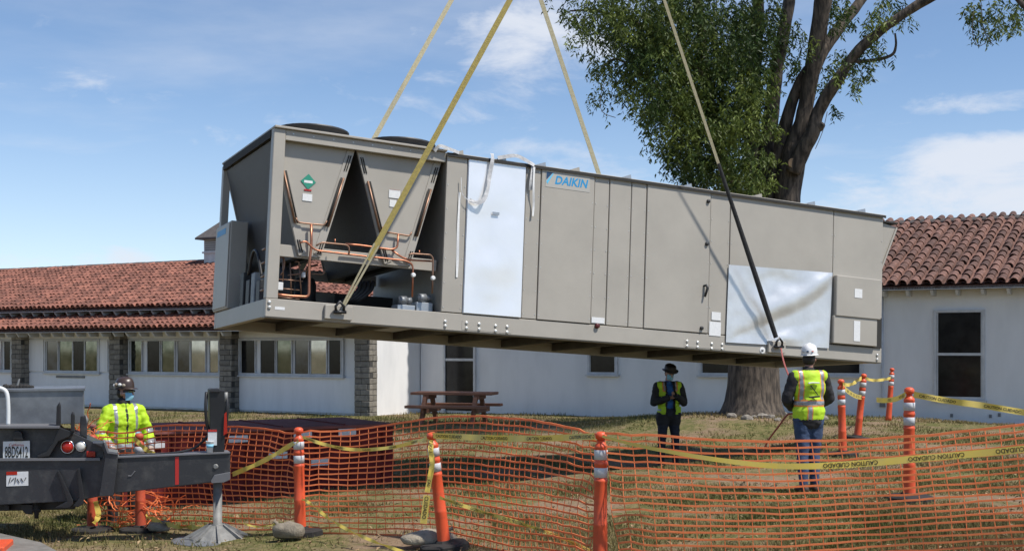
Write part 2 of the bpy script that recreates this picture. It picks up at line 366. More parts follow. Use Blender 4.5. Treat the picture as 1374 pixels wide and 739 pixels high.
def grass():
    rng = np.random.default_rng(3)
    n = 400000
    # even cover on the picture plane: sample depth with density falling with distance
    Y = 8.4 / (1 - rng.random(n) * (1 - 8.4 / 36.5)); X = (rng.random(n) - .5) * 2 * (Y * .47 + .6)
    Xr = X
    # clumpy mask
    def vn(x, y, sc, seed):
        return np.array([noise.noise(Vector((a * sc + seed, b * sc, seed))) for a, b in zip(x, y)])
    k = vn(X, Y, .5, 3.0) + .6 * vn(X, Y, 1.9, 9.0)
    far = np.clip((Y - 24) / 8, 0, 1)
    keep = (k + .95 * far + rng.random(n) * .5 > .16) 
    # bare trampled soil by the jack and round the red box
    bare = ((X + 2.6) / 2.4) ** 2 + ((Y - 13.0) / 1.7) ** 2
    keep &= (bare > 1) | (rng.random(n) < .12)
    # stay off the buildings
    q = .501 * X + .8655 * Y; sA = .8655 * X - .501 * Y
    keep &= (q < 27.8) | ((q < 30.2) & (sA > -20.4))
    X, Y, k, far = X[keep], Y[keep], k[keep], far[keep]; n = len(X)
    Z = gz_np(X, Y)
    h = rng.uniform(.02, .055, n) * (1 + .5 * far) * np.clip(1 + .9 * k, .5, 1.7); w = .004 + .00035 * Y; a = rng.random(n) * 2 * np.pi
    dx, dy = np.cos(a) * w, np.sin(a) * w; lx, ly = rng.normal(0, .028, n), rng.normal(0, .028, n)
    V = np.empty((n, 3, 3)); V[:, 0] = np.stack([X - dx, Y - dy, Z - .02], -1); V[:, 1] = np.stack([X + dx, Y + dy, Z - .02], -1); V[:, 2] = np.stack([X + lx, Y + ly, Z + h], -1)
    me = bpy.data.meshes.new('grass'); me.vertices.add(3 * n); me.vertices.foreach_set('co', V.ravel()); me.loops.add(3 * n); me.loops.foreach_set('vertex_index', np.arange(3 * n, dtype=np.int32))
    me.polygons.add(n); me.polygons.foreach_set('loop_start', np.arange(0, 3 * n, 3, dtype=np.int32)); me.update(calc_edges=True)
    o = link('grass', me, M['grass']); o['kind'] = 'stuff'; o['label'] = 'short patchy dry grass growing over the lawn'; o['category'] = 'grass'
grass()
def litter():
    rng = np.random.default_rng(8); n = 4500
    Y = 8.6 / (1 - rng.random(n) * (1 - 8.6 / 30)); X = (rng.random(n) - .5) * 2 * (Y * .45 + .5); Z = gz_np(X, Y) + rng.uniform(.012, .045, n)
    q = .501 * X + .8655 * Y; ok = q < 27.5; X, Y, Z = X[ok], Y[ok], Z[ok]; n = len(X)
    a = rng.random(n) * 6.283; s = rng.uniform(.012, .038, n); t = rng.uniform(.25, .6, n); V = np.empty((n, 4, 3)); tilt = rng.normal(0, .35, n)
    for k, (p, w) in enumerate(((-1, 0), (0, 1), (1, 0), (0, -1))):
        V[:, k, 0] = X + s * (p * np.cos(a) - w * t * np.sin(a)); V[:, k, 1] = Y + s * (p * np.sin(a) + w * t * np.cos(a)); V[:, k, 2] = Z + s * (p * tilt + .35 * abs(w))
    me = bpy.data.meshes.new('leaf_litter'); me.from_pydata(V.reshape(-1, 3).tolist(), [], [(4 * i, 4 * i + 1, 4 * i + 2, 4 * i + 3) for i in range(n)])
    mat('litter', (.21, .135, .075), .8, (.30, .225, .13), 3, rnd=.45, spec=.2)
    o = link('leaf_litter', me, M['litter']); o['kind'] = 'stuff'; o['label'] = 'dry fallen leaves and straw scattered on the lawn'; o['category'] = 'leaves'
litter()
# concrete footpath edge in the near left corner
def path_():
    m = MB(); P = [at(-160, 700, 13.2), at(0, 712, 12.9), at(55, 728, 12.3), at(80, 745, 11.7), at(90, 790, 10.6), at(-200, 790, 10.6)]
    P = [Vector((p.x, p.y, gz(p.x, p.y) - .05)) for p in P]
    zt = max(p.z for p in P) + .09
    m.prism([(p.x, p.y, zt) for p in P], (0, 0, -.4)); o = m.build('footpath', M['concrete']); o['kind'] = 'structure'
path_()
# ------------------------------------------------------------------ buildings (frame: s along the facade, q away from it)
AV, BV = Vector((.8655, -.501, 0)).normalized(), Vector((.501, .8655, 0)).normalized()
TH = math.atan2(AV.y, AV.x)
def s_of(u, q):
    r = (u - CX) / F; D = q / (BV.x * r + BV.y); return AV.x * r * D + AV.y * D
def D_of(u, q): return q / (BV.x * (u - CX) / F + BV.y)
def z_of(u, v, q): return ZC - (v - HY) / F * D_of(u, q)
class Frame:
    def __init__(s, name, s0, q0, label):
        s.s0, s.q0 = s0, q0
        p = AV * s0 + BV * q0
        s.root = empty(name, (p.x, p.y, 0), TH, label, 'building')
    def L(s, a, q, z): return Vector((a - s.s0, q - s.q0, z))
    def W(s, a, q, z): return AV * a + BV * q + Vector((0, 0, z))
    def box(s, mb, a0, a1, q0, q1, z0, z1, ch=0): mb.box(s.L(a0, q0, z0), s.L(a1, q1, z1), ch); return mb
    def part(s, name, a0, a1, q0, q1, z0, z1, m, parent=None, ch=0):
        return s.box(MB(), a0, a1, q0, q1, z0, z1, ch).build(name, M[m], parent or s.root)

def tile_mesh(r0=.092, r1=.074, ln=.46, th=.016, n=6):
    m = MB()
    vs = []
    for (r, y) in ((r0, 0), (r1, ln), (r0 - th, 0), (r1 - th, ln)):
        for k in range(n + 1):
            a = math.pi * k / n; vs.append((r * math.cos(a), y, r * math.sin(a)))
    st = n + 1; fs = []
    for k in range(n):
        fs += [(k, k + 1, st + k + 1, st + k), (2 * st + k, 3 * st + k, 3 * st + k + 1, 2 * st + k + 1), (k, 2 * st + k, 2 * st + k + 1, k + 1)]
    m.add(vs, fs); return m.mesh('roof_tile')
TILE = {'tile': tile_mesh(), 'tile_pale': tile_mesh(.105, .085)}
for k in TILE: TILE[k].materials.append(M[k])
CANDS = {}
def roof(fr, a0, a1, qe, ze, qr, zr, pitch, expo, tm, parent_name='roof', tail_d=.55, fascia=True, ridge=True, back=True):
    """one slope of a barrel tile roof from the eave (qe,ze) to the ridge (qr,zr), with its back slope"""
    slope = math.atan2(zr - ze, qr - qe); ln = math.hypot(qr - qe, zr - ze)
    m = MB(); m.prism([fr.L(a0, qe + .02, ze - .02), fr.L(a0, qr, zr - .02), fr.L(a0, qr, zr - .14), fr.L(a0, qe + .02, ze - .10)], (a1 - a0, 0, 0))
    ro = m.build(parent_name, M['tile_base'], fr.root)
    if back:
        m = MB(); dq = (qr - qe); m.prism([fr.L(a0, qr + .01, zr - .02), fr.L(a0, qr + dq, ze), fr.L(a0, qr + dq, ze - .12), fr.L(a0, qr + .01, zr - .14)], (a1 - a0, 0, 0))
        m.build('back_slope', M['tile'], fr.root)
    # pans between the barrels
    m = MB(); nc = int((a1 - a0) / pitch); dv = Vector((0, math.cos(slope), math.sin(slope))); nv = Vector((0, -math.sin(slope), math.cos(slope)))
    for c in range(nc):
        x = a0 + pitch * c; b = fr.L(x, qe, ze)
        prof = [(-.0, .0), (.03, .035)] if False else [(0, .03), (pitch * .3, .004), (pitch * .7, .004), (pitch, .03)]
        vs = []
        for t in (-.03, ln): vs += [b + Vector((p, 0, 0)) + dv * t + nv * (h + .012) for p, h in prof]
        m.add(vs, [(i, i + 1, 5 + i, 4 + i) for i in range(3)])
    pn = m.build('pan_tiles', M[tm], ro); pn['kind'] = 'stuff'
    nr = int(ln / expo)
    for c in range(nc + 1):
        for r in range(nr + 1):
            jx = random.gauss(0, .008); jt = random.gauss(0, .014); tilt = -R(2.6) + random.gauss(0, .014); yaw = random.gauss(0, .03)
            p = fr.L(a0 + pitch * c + jx, qe, ze) + dv * (r * expo - .05 + jt) + nv * (.036 + random.gauss(0, .004))
            Mx = Matrix.Translation(p) @ Matrix.Rotation(slope + tilt, 4, 'X') @ Matrix.Rotation(yaw, 4, 'Z')
            w = fr.W(p.x + fr.s0, p.y + fr.q0, p.z); u, v = proj(w)
            vis = -10 < u < 1384 and (u < 290 or u > 1188 or (370 < u < 520 and v > 325))
            CANDS.setdefault(fr.root.name, []).append(((F / w.y) if vis else 0, ro, Mx, tm))
    # ridge caps
    if ridge:
        m = MB(); k = int((a1 - a0) / .42)
        for i in range(k):
            x = a0 + .42 * i + random.gauss(0, .01); c = fr.L(x, qr, zr - .03)
            m.tube([c + Vector((0, 0, random.gauss(0, .006))), c + Vector((.46, 0, .02))], [.13, .115], 10)
        m.build('ridge_caps', M['ridge_grey'], ro)
    if fascia:
        fr.part('fascia', a0, a1, qe + .02, qe + .06, ze - .115, ze - .045, 'trim_white')
        k = int((a1 - a0) / tail_d); tm_ = None
        for i in range(k):
            x = a0 + tail_d * (i + .5)
            u, v = proj(fr.W(x, qe, ze))
            if -20 < u < 1400 and (u < 300 or u > 1180):
                if tm_ is None:
                    mb = MB(); mb.prism([(-.03, 0, .0), (-.03, .42, .03), (-.03, .42, -.12), (-.03, .1, -.12)], (.06, 0, 0)); tm_ = mb.mesh('rafter_tail'); tm_.materials.append(M['trim_white'])
                o = bpy.data.objects.new('rafter_tail', tm_); C.objects.link(o); o.parent = fr.root; o.location = fr.L(x, qe + .07, ze - .13)
    return ro
def place_tiles():
    for key, L in CANDS.items():
        L.sort(key=lambda t: -t[0]); pick = [t for t in L[:300] if t[0] > 0]; rest = L[len(pick):]
        for _, ro, Mx, tm in pick:
            o = bpy.data.objects.new('roof_tile', TILE[tm]); C.objects.link(o); o.parent = ro; o.matrix_local = Mx
        by = {}
        for t in rest: by.setdefault((t[1], t[3]), []).append(t[2])
        for (ro, tm), Ms in by.items():
            base = np.array([v.co for v in TILE[tm].vertices]); fs = [tuple(p.vertices) for p in TILE[tm].polygons]; n = len(base)
            V = np.concatenate([base @ np.array(m.to_3x3()).T + np.array(m.translation) for m in Ms])
            me = bpy.data.meshes.new('far_tiles'); me.from_pydata(V.tolist(), [], [tuple(i + k * n for i in f) for k in range(len(Ms)) for f in fs])
            o = link('far_tiles', me, M[tm], ro); o['kind'] = 'stuff'
def window(fr, s0, s1, q, z0, z1, panes, glass='glass', fw=.05, depth=.06, frm='trim_white', sill=True, hbar=None):
    """framed window in the wall plane q (frame proud of the wall); panes: list of (s0,s1) or None"""
    m = MB()
    fr.box(m, s0 - fw, s1 + fw, q - depth, q - .003, z1, z1 + fw); fr.box(m, s0 - fw, s1 + fw, q - depth, q - .003, z0 - fw, z0)
    fr.box(m, s0 - fw, s0, q - depth, q - .003, z0, z1); fr.box(m, s1, s1 + fw, q - depth, q - .003, z0, z1)
    w = m.build('window', M[frm], fr.root)
    if sill: fr.part('sill', s0 - fw - .04, s1 + fw + .04, q - depth - .05, q - .004, z0 - fw - .05, z0 - fw - .003, frm, w)
    for i, (a, b, g) in enumerate(panes):
        fr.part('pane', a, b, q - .025, q - .005, z0 + (.012 if hbar is None else 0), z1 - .004, g, w)
        t = .022
        fr.part('mullion', a - t, a, q - .045, q - .004, z0, z1, frm, w); fr.part('mullion', b, b + t, q - .045, q - .004, z0, z1, frm, w)
    if hbar is not None:
        fr.part('meeting_rail', s0, s1, q - .05, q - .004, hbar - .03, hbar + .03, frm, w)
    return w
brick_me = {}
def column(fr, s0, s1, q0, q1, z0, z1, mname='stone'):
    o = fr.part('column', s0 + .012, s1 - .012, q0 + .012, q1, z0, z1 - .01, 'mortar')
    hgt = .155; n = int((z1 - z0) / hgt); rng = random.Random(int(s0 * 100))
    for i in range(n):
        za = z0 + i * hgt + .006; zb = z0 + (i + 1) * hgt - .010
        cut = s0 + (s1 - s0) * (.5 if i % 2 else .99) + rng.uniform(-.08, .0)
        cut = min(max(cut, s0 + .15), s1)
        segs = [(s0, cut - .006, q0)] + ([(cut + .006, s1, q0)] if cut < s1 - .06 else [])
        for a, b, q in segs:
            d = rng.uniform(-.012, .012)
            fr.part('stone_brick', a, b, q + d, q + .15, za, zb, mname, o, .008)
        # right return face
        d = rng.uniform(-.010, .010)
        fr.part('stone_brick', s1 - .1, s1 + d, q0 + .155, q1, za, zb + .002, mname, o, .008)
    return o
# ---- left wing
QA, QB = 27.88, 30.32
SA1 = s_of(496, QA)                         # right end of the left wing
SA0 = s_of(-260, QA)
fa = Frame('classroom_wing', SA1, QA, 'low wing with stone columns, window bands and two tiers of red tile roof')
qw = QA + .35                               # glazing and panels stand behind the column fronts
zt = 2.32
fa.part('wall', SA0, SA1 - .02, qw + .02, qw + 6, -.4, 2.46, 'wall_white')
fa.part('end_wall', SA1 - .22, SA1 - .015, qw + .01, qw + 9, -.4, 3.2, 'wall_white')
colpx = [(15, 36), (146, 170), (294, 318), (458, 495)]
cols = []
for a, b in colpx:
    s0 = s_of(a, QA)
    s1 = s0 + .48 if b < 400 else SA1
    if b > 400: s0 = SA1 - .52
    cols.append((s0, s1)); column(fa, s0, s1, QA, qw, -.3, 2.3)
bays = [(SA0, cols[0][0]), (cols[0][1], cols[1][0]), (cols[1][1], cols[2][0]), (cols[2][1], cols[3][0])]
zs, ztop = 1.03, 1.98
for i, (a, b) in enumerate(bays):
    fa.part('apron_panel', a + .01, b - .01, qw - .03, qw + .015, -.05, zs - .09, 'panel_white')
    fa.part('header_board', a + .01, b - .01, qw - .045, qw + .012, 2.06, 2.30, 'wall_white')
def bay_panes(px, qq): return [(s_of(a, qq), s_of(b, qq), g) for a, b, g in px]
sets = [[(-40, 1, 'glass_sky'), (6, 14, 'glass_black')],
        [(63, 77.5, 'glass_grey'), (80, 97, 'glass_green'), (98.5, 113, 'glass_black'), (114.5, 130.5, 'glass_green')],
        [(176, 190, 'glass_green'), (198, 214.5, 'glass_black'), (217.5, 234, 'glass_green'), (238.5, 254.5, 'glass_grey'), (256.5, 275.5, 'glass_sky'), (281.5, 293, 'glass_sky')],
        [(324, 342, 'glass_black'), (350, 369, 'glass_black'), (372, 391, 'glass_green'), (396, 414, 'glass_grey'), (417, 438, 'glass_sky'), (442, 457, 'glass_black')]]
for px in sets:
    P = bay_panes(px, qw - .03); window(fa, P[0][0] - .05, P[-1][1] + .05, qw + .0, zs, ztop, P, fw=.06)
for a, b in ((38.5, 59), (134.5, 145)):
    fa.part('side_panel', s_of(a, qw), s_of(b, qw), qw - .03, qw + .01, zs - .03, 2.03, 'panel_white')
fa.part('name_bar', s_of(77, qw), s_of(115, qw), qw - .06, qw - .033, .80, .87, 'trim_grey')
fa.part('tier_wall', SA0, SA1 + .02, QA + 1.02, QA + 1.2, 2.45, 3.1, 'tier_shade')  # shadowed strip under the upper eave, its shade put into the wall colour
roof(fa, SA0, SA1 + .25, QA - .55, 2.36, QA + 1.02, 2.80, .225, .36, 'tile', ridge=False, back=False)
roof(fa, SA0, SA1 + .3, QA + .5, 3.05, QA + 5.6, 4.80, .225, .36, 'tile')
# cupola on the ridge
def cupola():
    c = Vector((0, 0, 0)); q = QA + 5.6; s = s_of(297, q); D = D_of(291, q); k = D / F
    zb = 4.6; zt_ = ZC + (465 - 321) * k; hw = .42
    m = MB(); fa.box(m, s - hw, s + hw, q - hw, q + hw, zb, zt_)
    o = m.build('cupola', M['trim_white'], fa.root)
    for j in range(5):
        z = zt_ - .42 + j * .075
        mm = MB(); mm.box(fa.L(s - hw + .06, q - hw - .03, z), fa.L(s + hw - .06, q - hw - .004, z + .04)); mm.box(fa.L(s - hw - .03, q - hw + .06, z), fa.L(s - hw - .004, q + hw - .06, z + .04))
        mm.build('louvre', M['trim_grey'], o)
    m = MB(); a = hw + .22; zz = zt_ + .02
    m.add([fa.L(s - a, q - a, zz), fa.L(s + a, q - a, zz), fa.L(s + a, q + a, zz), fa.L(s - a, q + a, zz), fa.L(s - a, q - a, zz - .06), fa.L(s + a, q - a, zz - .06), fa.L(s + a, q + a, zz - .06), fa.L(s - a, q + a, zz - .06), fa.L(s, q, zz + .62)],
          [(0, 1, 8), (1, 2, 8), (2, 3, 8), (3, 0, 8), (4, 7, 6, 5), (0, 4, 5, 1), (1, 5, 6, 2), (2, 6, 7, 3), (3, 7, 4, 0)])
    m.build('cupola_roof', M['ridge_grey'], o)
    m = MB(); fa.box(m, s - hw - .05, s + hw + .05, q - hw - .05, q + hw + .05, zt_ - .52, zt_ - .46); m.build('cornice', M['trim_white'], o)
cupola()
# ---- main hall
SB0, SB1 = SA1 + .02, s_of(1374, QB) + 6
fb = Frame('long_hall', SB0, QB, 'long plain white stucco hall under a weathered barrel tile roof')
fb.part('wall', SB0, SB1, QB, QB + 9, -.5, 3.12, 'wall_white')
roof(fb, SB0 + .35, SB1, QB - .52, 3.22, QB + 4.7, 5.12, .268, .37, 'tile_pale')
def wn_px(u0, u1, v0, v1, glass, hb=None, sill=True):
    q = QB - .03; um = (u0 + u1) / 2
    s0, s1 = s_of(u0, q), s_of(u1, q); zb, zt_ = z_of(um, v1, q), z_of(um, v0, q)
    return window(fb, s0, s1, QB, zb, zt_, [(s0 + .03, s1 - .03, glass)], fw=.06, hbar=None if hb is None else z_of(um, hb, q), sill=sill)
wn_px(1257, 1318, 419, 532, 'glass_black', 475)
wn_px(791, 826, 440, 499, 'glass_black', 468); wn_px(941, 985, 440, 500, 'glass_black', 468); wn_px(1075, 1155, 430, 500, 'glass_black', 462)
# dark glazed door with a white transom bar
q = QB - .03; s0, s1 = s_of(598, q), s_of(636, q)
dm = MB(); fb.box(dm, s0 - .06, s0, QB - .08, QB - .003, -.05, 2.25); fb.box(dm, s1, s1 + .06, QB - .08, QB - .003, -.05, 2.25); fb.box(dm, s0, s1, QB - .08, QB - .003, 2.2, 2.25)
dr = dm.build('door', M['trim_white'], fb.root)
fb.part('transom_bar', s0, s1, QB - .06, QB - .004, 1.40, 1.47, 'trim_white', dr); fb.part('door_leaf', s0, s1, QB - .03, QB - .004, .0, 1.40, 'glass_black', dr); fb.part('transom', s0, s1, QB - .03, QB - .004, 1.47, 2.2, 'glass_black', dr)
# downpipe and wall fittings by the corner window
sp = s_of(1184, QB - .06)
m = MB(); m.tube([fb.L(sp, QB - .06, 3.0), fb.L(sp, QB - .06, .55), fb.L(sp, QB - .06, .45)], .03, 8); dp = m.build('downpipe', M['trim_white'], fb.root, True)
m = MB(); fb.box(m, sp - .06, sp + .06, QB - .09, QB - .005, .38, .55); m.build('pipe_box', M['trim_grey'], dp)
for u, v in ((1277, 557), (1329, 558), (1341, 556)):
    a = s_of(u, QB); z = z_of(u, v, QB); fb.part('wall_vent', a - .03, a + .03, QB - .02, QB - .002, z - .04, z + .04, 'trim_grey')
place_tiles()

# ------------------------------------------------------------------ picnic table
def picnic():
    p = at(610, 560, 30.5); z = gz(p.x, p.y)
    t = empty('picnic_table', (p.x, p.y, z - .0), R(-12), 'brown wooden picnic table with attached benches by the white wall', 'table')
    wood = M['wood']
    for i in range(5): MB().box((-1.0, -.38 + i * .155, .70), (1.0, -.235 + i * .155, .765), .008).build('top_plank', wood, t)
    for sgn in (-1, 1):
        for j in range(2): MB().box((-1.0, sgn * .72 + (j - 1) * .15 + .004, .40), (1.0, sgn * .72 + j * .15 - .004, .465), .006).build('bench_plank', wood, t)
    for x in (-.62, .62):
        for sgn in (-1, 1):
            m = MB(); m.prism([(x - .07, sgn * .60, 0), (x - .07, sgn * .74, 0), (x - .07, sgn * .34, .698), (x - .07, sgn * .20, .698)], (.09, 0, 0)); m.build('leg', wood, t)
        MB().box((x + .024, -.78, .28), (x + .07, .78, .398)).build('crossbar', wood, t)
        MB().box((x + .024, -.36, .60), (x + .07, .36, .697)).build('cleat', wood, t)
picnic()

# ------------------------------------------------------------------ tree
def tree():
    D0 = 26.5; base = at(1010, 553, D0); zb = .33
    root = empty('shade_tree', (base.x, base.y, zb), 0, 'tall multi-stemmed shade tree with drooping green foliage behind the hoisted unit', 'tree')
    L = lambda u, v, dy=0: at(u, v, D0 + dy) - Vector((base.x, base.y, zb))
    k = D0 / F
    def limb(pts, mname='bark', n=12, rough=.06):
        P = smooth_path([L(u, v, dy) for u, v, w, dy in pts], 5); w = []
        for i in range(len(pts) - 1):
            for j in range(5): w.append((pts[i][2] * (1 - j / 5) + pts[i + 1][2] * j / 5) * k / 2)
        w.append(pts[-1][2] * k / 2)
        m = MB(); m.tube(P, w, n)
        for i, v in enumerate(m.v):
            c = P[min(i // n, len(P) - 1)]; d = Vector(v) - c; f = 1 + rough * 3 * noise.noise(Vector(v) * 2.2) + rough * noise.noise(Vector(v) * 7)
            m.v[i] = tuple(c + d * f)
        return m.build('limb', M[mname], root, True)
    # trunk with flared root collar
    m = MB(); n = 28; prof = [(600, 135), (562, 102), (550, 86), (538, 77), (515, 71), (490, 68), (440, 66), (390, 72), (352, 84), (338, 80)]
    for v, w in prof:
        c = L(1010, v)
        for j in range(n):
            a = 2 * math.pi * j / n; fl = max(0, (v - 520) / 45)
            r = w * k / 2 * (1 + (.12 + .16 * fl) * noise.noise(Vector((math.cos(a) * 1.7, math.sin(a) * 1.7, v * .01))) + .05 * noise.noise(Vector((math.cos(a) * 6, math.sin(a) * 6, v * .03))))
            m.v.append((c.x + r * math.cos(a), c.y + r * math.sin(a), c.z))
    for i in range(len(prof) - 1):
        for j in range(n): m.f.append((i * n + j, i * n + (j + 1) % n, (i + 1) * n + (j + 1) % n, (i + 1) * n + j)); m.mi.append(0)
    tr = m.build('trunk', M['bark'], root, True)
    A = [(1030, 360, 50, .1), (1050, 300, 36, .1), (1057, 262, 34, .1), (1062, 225, 33, .1), (1067, 196, 30, .1), (1076, 165, 22, .0), (1081, 144, 21, 0), (1088, 105, 21, -.1), (1094, 70, 22, -.2), (1103, 5, 24, -.4), (1112, -60, 20, -.7), (1125, -160, 14, -1.2), (1130, -260, 8, -1.6)]
    limb(A)
    limb([(1083, 140, 17, 0), (1090, 100, 19, .3), (1105, 68, 17, .4), (1128, 35, 16, .6), (1152, 6, 14, .8), (1190, -50, 12, 1.1), (1240, -130, 8, 1.6), (1270, -210, 5, 2)])
    limb([(1064, 232, 20, -.2), (1078, 200, 22, -.3), (1090, 178, 20, -.4), (1097, 153, 17, -.4), (1110, 128, 16, -.5), (1126, 104, 16, -.6), (1142, 80, 15, -.7), (1160, 60, 14, -.8), (1180, 43, 13, -.9), (1200, 28, 12, -1), (1243, 0, 12, -1.2), (1300, -24, 10, -1.6), (1350, -14, 8, -1.9), (1378, 12, 6, -2.1), (1410, 34, 4, -2.3)])
    limb([(1094, 172, 14, -.4), (1100, 170, 13, -.45), (1104, 166, 9, -.5)])
    limb([(1010, 350, 44, .3), (1030, 280, 24, .4), (1040, 245, 20, .4), (1050, 185, 19, .3), (1062, 140, 16, .2), (1074, 110, 14, .1), (1084, 92, 12, 0)])
    limb([(1015, 340, 40, .2), (1028, 260, 26, .6), (1030, 200, 22, .7), (1036, 140, 20, .8), (1043, 90, 19, .9), (1052, 40, 18, 1), (1060, -10, 16, 1.2), (1065, -120, 12, 1.4), (1070, -220, 6, 1.6)])
    limb([(1005, 340, 40, .2), (1010, 260, 22, .7), (1010, 180, 20, .8), (1013, 90, 18, .8), (1017, 0, 16, .7), (1000, -120, 12, -1), (990, -230, 6, -1)])
    limb([(1000, 340, 34, .2), (980, 255, 18, .5), (960, 180, 16, .6), (945, 90, 14, .6), (935, 0, 12, .4), (910, -100, 9, -1.4), (880, -200, 5, -1.6)])
    limb([(950, 110, 10, .2), (900, 60, 8, .5), (850, 30, 6, .6), (800, 15, 4, .4), (765, 15, 2, .2)])
    limb([(955, 160, 9, .2), (920, 140, 6, .4), (880, 115, 4, .5), (830, 80, 3, .3), (808, 92, 2, 0)])
    limb([(1142, 82, 6, -.7), (1165, 82, 5, -.8), (1195, 75, 4, -.9), (1202, 62, 3, -1), (1201, 45, 2.5, -1)])
    m = MB(); c = L(1064, 219, -.32); m.tube([c, c + Vector((0, -.03, 0))], [.11, .1], 12); m.build('pruned_knot', M['bark_cut'], root)
    # foliage: drooping sprays of narrow leaves
    rng = random.Random(11)
    blobs = [(800, 38, 40, .4), (850, 55, 50, .9), (885, 105, 55, 1), (905, 165, 45, 1), (925, 205, 38, 1), (955, 195, 50, 1), (960, 115, 66, 1), (945, 40, 72, 1), (1000, 55, 52, 1), (1003, 150, 40, 1), (1012, 225, 34, 1.1), (975, 235, 34, 1), (860, 8, 55, 1), (772, 14, 24, .5), (812, 20, 34, .7),
             (815, 95, 24, .45), (806, 130, 20, .25), (800, 88, 16, .4), (845, 110, 24, .6), (880, 150, 22, .8), (1035, 205, 18, .6), (1022, 110, 26, .8), (1020, 20, 36, .9), (1038, 170, 14, .5), (1040, 60, 18, .6),
             (935, 225, 24, 1), (905, 200, 18, .9), (1000, 250, 24, 1), (880, 75, 50, 1), (920, 125, 50, 1), (980, 170, 46, 1), (990, 100, 50, 1), (910, 25, 60, 1),
             (1075, 62, 22, .4), (1064, 38, 14, .4), (1062, 80, 15, .3), (1070, 95, 14, .25), (1122, 88, 22, .4), (1150, 78, 24, .45), (1178, 70, 20, .4), (1170, 40, 18, .4), (1160, 98, 14, .35), (1110, 105, 14, .3), (1130, 18, 22, .5), (1185, 18, 20, .4), (1195, 8, 20, .5), (1215, 22, 10, .25), (1122, 146, 8, .3),
             (1120, 0, 22, .6), (1150, 110, 10, .3),
             (1318, 12, 22, .45), (1345, 14, 20, .4), (1316, 40, 15, .3), (1350, 28, 15, .35), (1365, 30, 12, .35), (1330, 45, 10, .3), (1305, 15, 12, .3), (1370, 8, 16, .4)]
    for i in range(46):   # the crown above the picture
        blobs.append((rng.uniform(760, 1370), rng.uniform(-330, -50), rng.uniform(50, 80), .55))
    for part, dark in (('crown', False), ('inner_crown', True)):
        V = []; Fc = []
        for u, v, r, dens in blobs:
            top = v < -40
            off = rng.uniform(-1.4, 1.2) if u < 1045 else rng.uniform(-1.3, .8)
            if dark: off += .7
            c = L(u, v, off); rr = r * k; ns = int((250 if not top else 60) * dens * (rr / .8) ** 2 * (1 if not dark else .55) + 3)
            for _ in range(ns):
                while True:
                    d = Vector((rng.uniform(-1, 1), rng.uniform(-1, 1), rng.uniform(-1, 1)))
                    if d.length < 1: break
                st = c + Vector((d.x * rr, d.y * rr * 1.25, d.z * rr)); ln = rng.uniform(.12, .38)
                dr = Vector((rng.gauss(0, .5), rng.gauss(0, .5), -1)).normalized(); nl = int(ln / .03)
                for q in range(nl):
                    p = st + dr * (q / nl * ln); a = rng.uniform(0, 6.28)
                    ax = (Vector((math.cos(a), math.sin(a), rng.uniform(-1.3, .1)))).normalized(); sz = rng.uniform(.06, .13); wd = sz * .17
                    sd_ = ax.cross(Vector((rng.uniform(-1, 1), rng.uniform(-1, 1), rng.uniform(-.6, .6)))).normalized() * wd
                    n0 = len(V); dp_ = Vector((0, 0, -sz * .22))
                    V += [p, p + ax * sz * .45 + sd_, p + ax * sz + dp_, p + ax * sz * .45 - sd_]; Fc.append((n0, n0 + 1, n0 + 2)); Fc.append((n0, n0 + 2, n0 + 3))
        me = bpy.data.meshes.new(part); me.from_pydata([tuple(x) for x in V], [], Fc)
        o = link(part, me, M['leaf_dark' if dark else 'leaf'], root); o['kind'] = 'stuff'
    # bare hanging twigs
    for pts in (((812, 110), (806, 128), (808, 150), (826, 158)), ((1094, 200), (1104, 176), (1110, 150)), ((1306, 15), (1305, 45), (1312, 62), (1322, 58)), ((1316, 0), (1320, 40), (1332, 60))):
        m = MB(); m.tube(smooth_path([L(u, v, -1.5 if u > 1000 else -1.9) for u, v in pts], 4), .008, 4); m.build('twig', M['bark'], root)
    for i in range(26):
        a = rng.uniform(-2.4, .9); rr = rng.uniform(.85, 1.5); p = base + Vector((math.cos(a) * rr, math.sin(a) * rr, 0)); s = rng.uniform(.05, .13)
        if i > 12: s *= .6
        mb = MB(); mb.ellipsoid((0, 0, 0), (s, s * .8, s * .6), 7, 5)
        for j, v in enumerate(mb.v): mb.v[j] = tuple(Vector(v) * (1 + .35 * noise.noise(Vector(v) * 14 + Vector((i * 3.1, 0, 0)))))
        o = mb.build('rock', M['rock']); o.location = (p.x, p.y, gz(p.x, p.y) + s * .25); tag(o, 'small rough rock lying at the foot of the shade tree', 'rock', 'rocks at the foot of the tree')
tree()
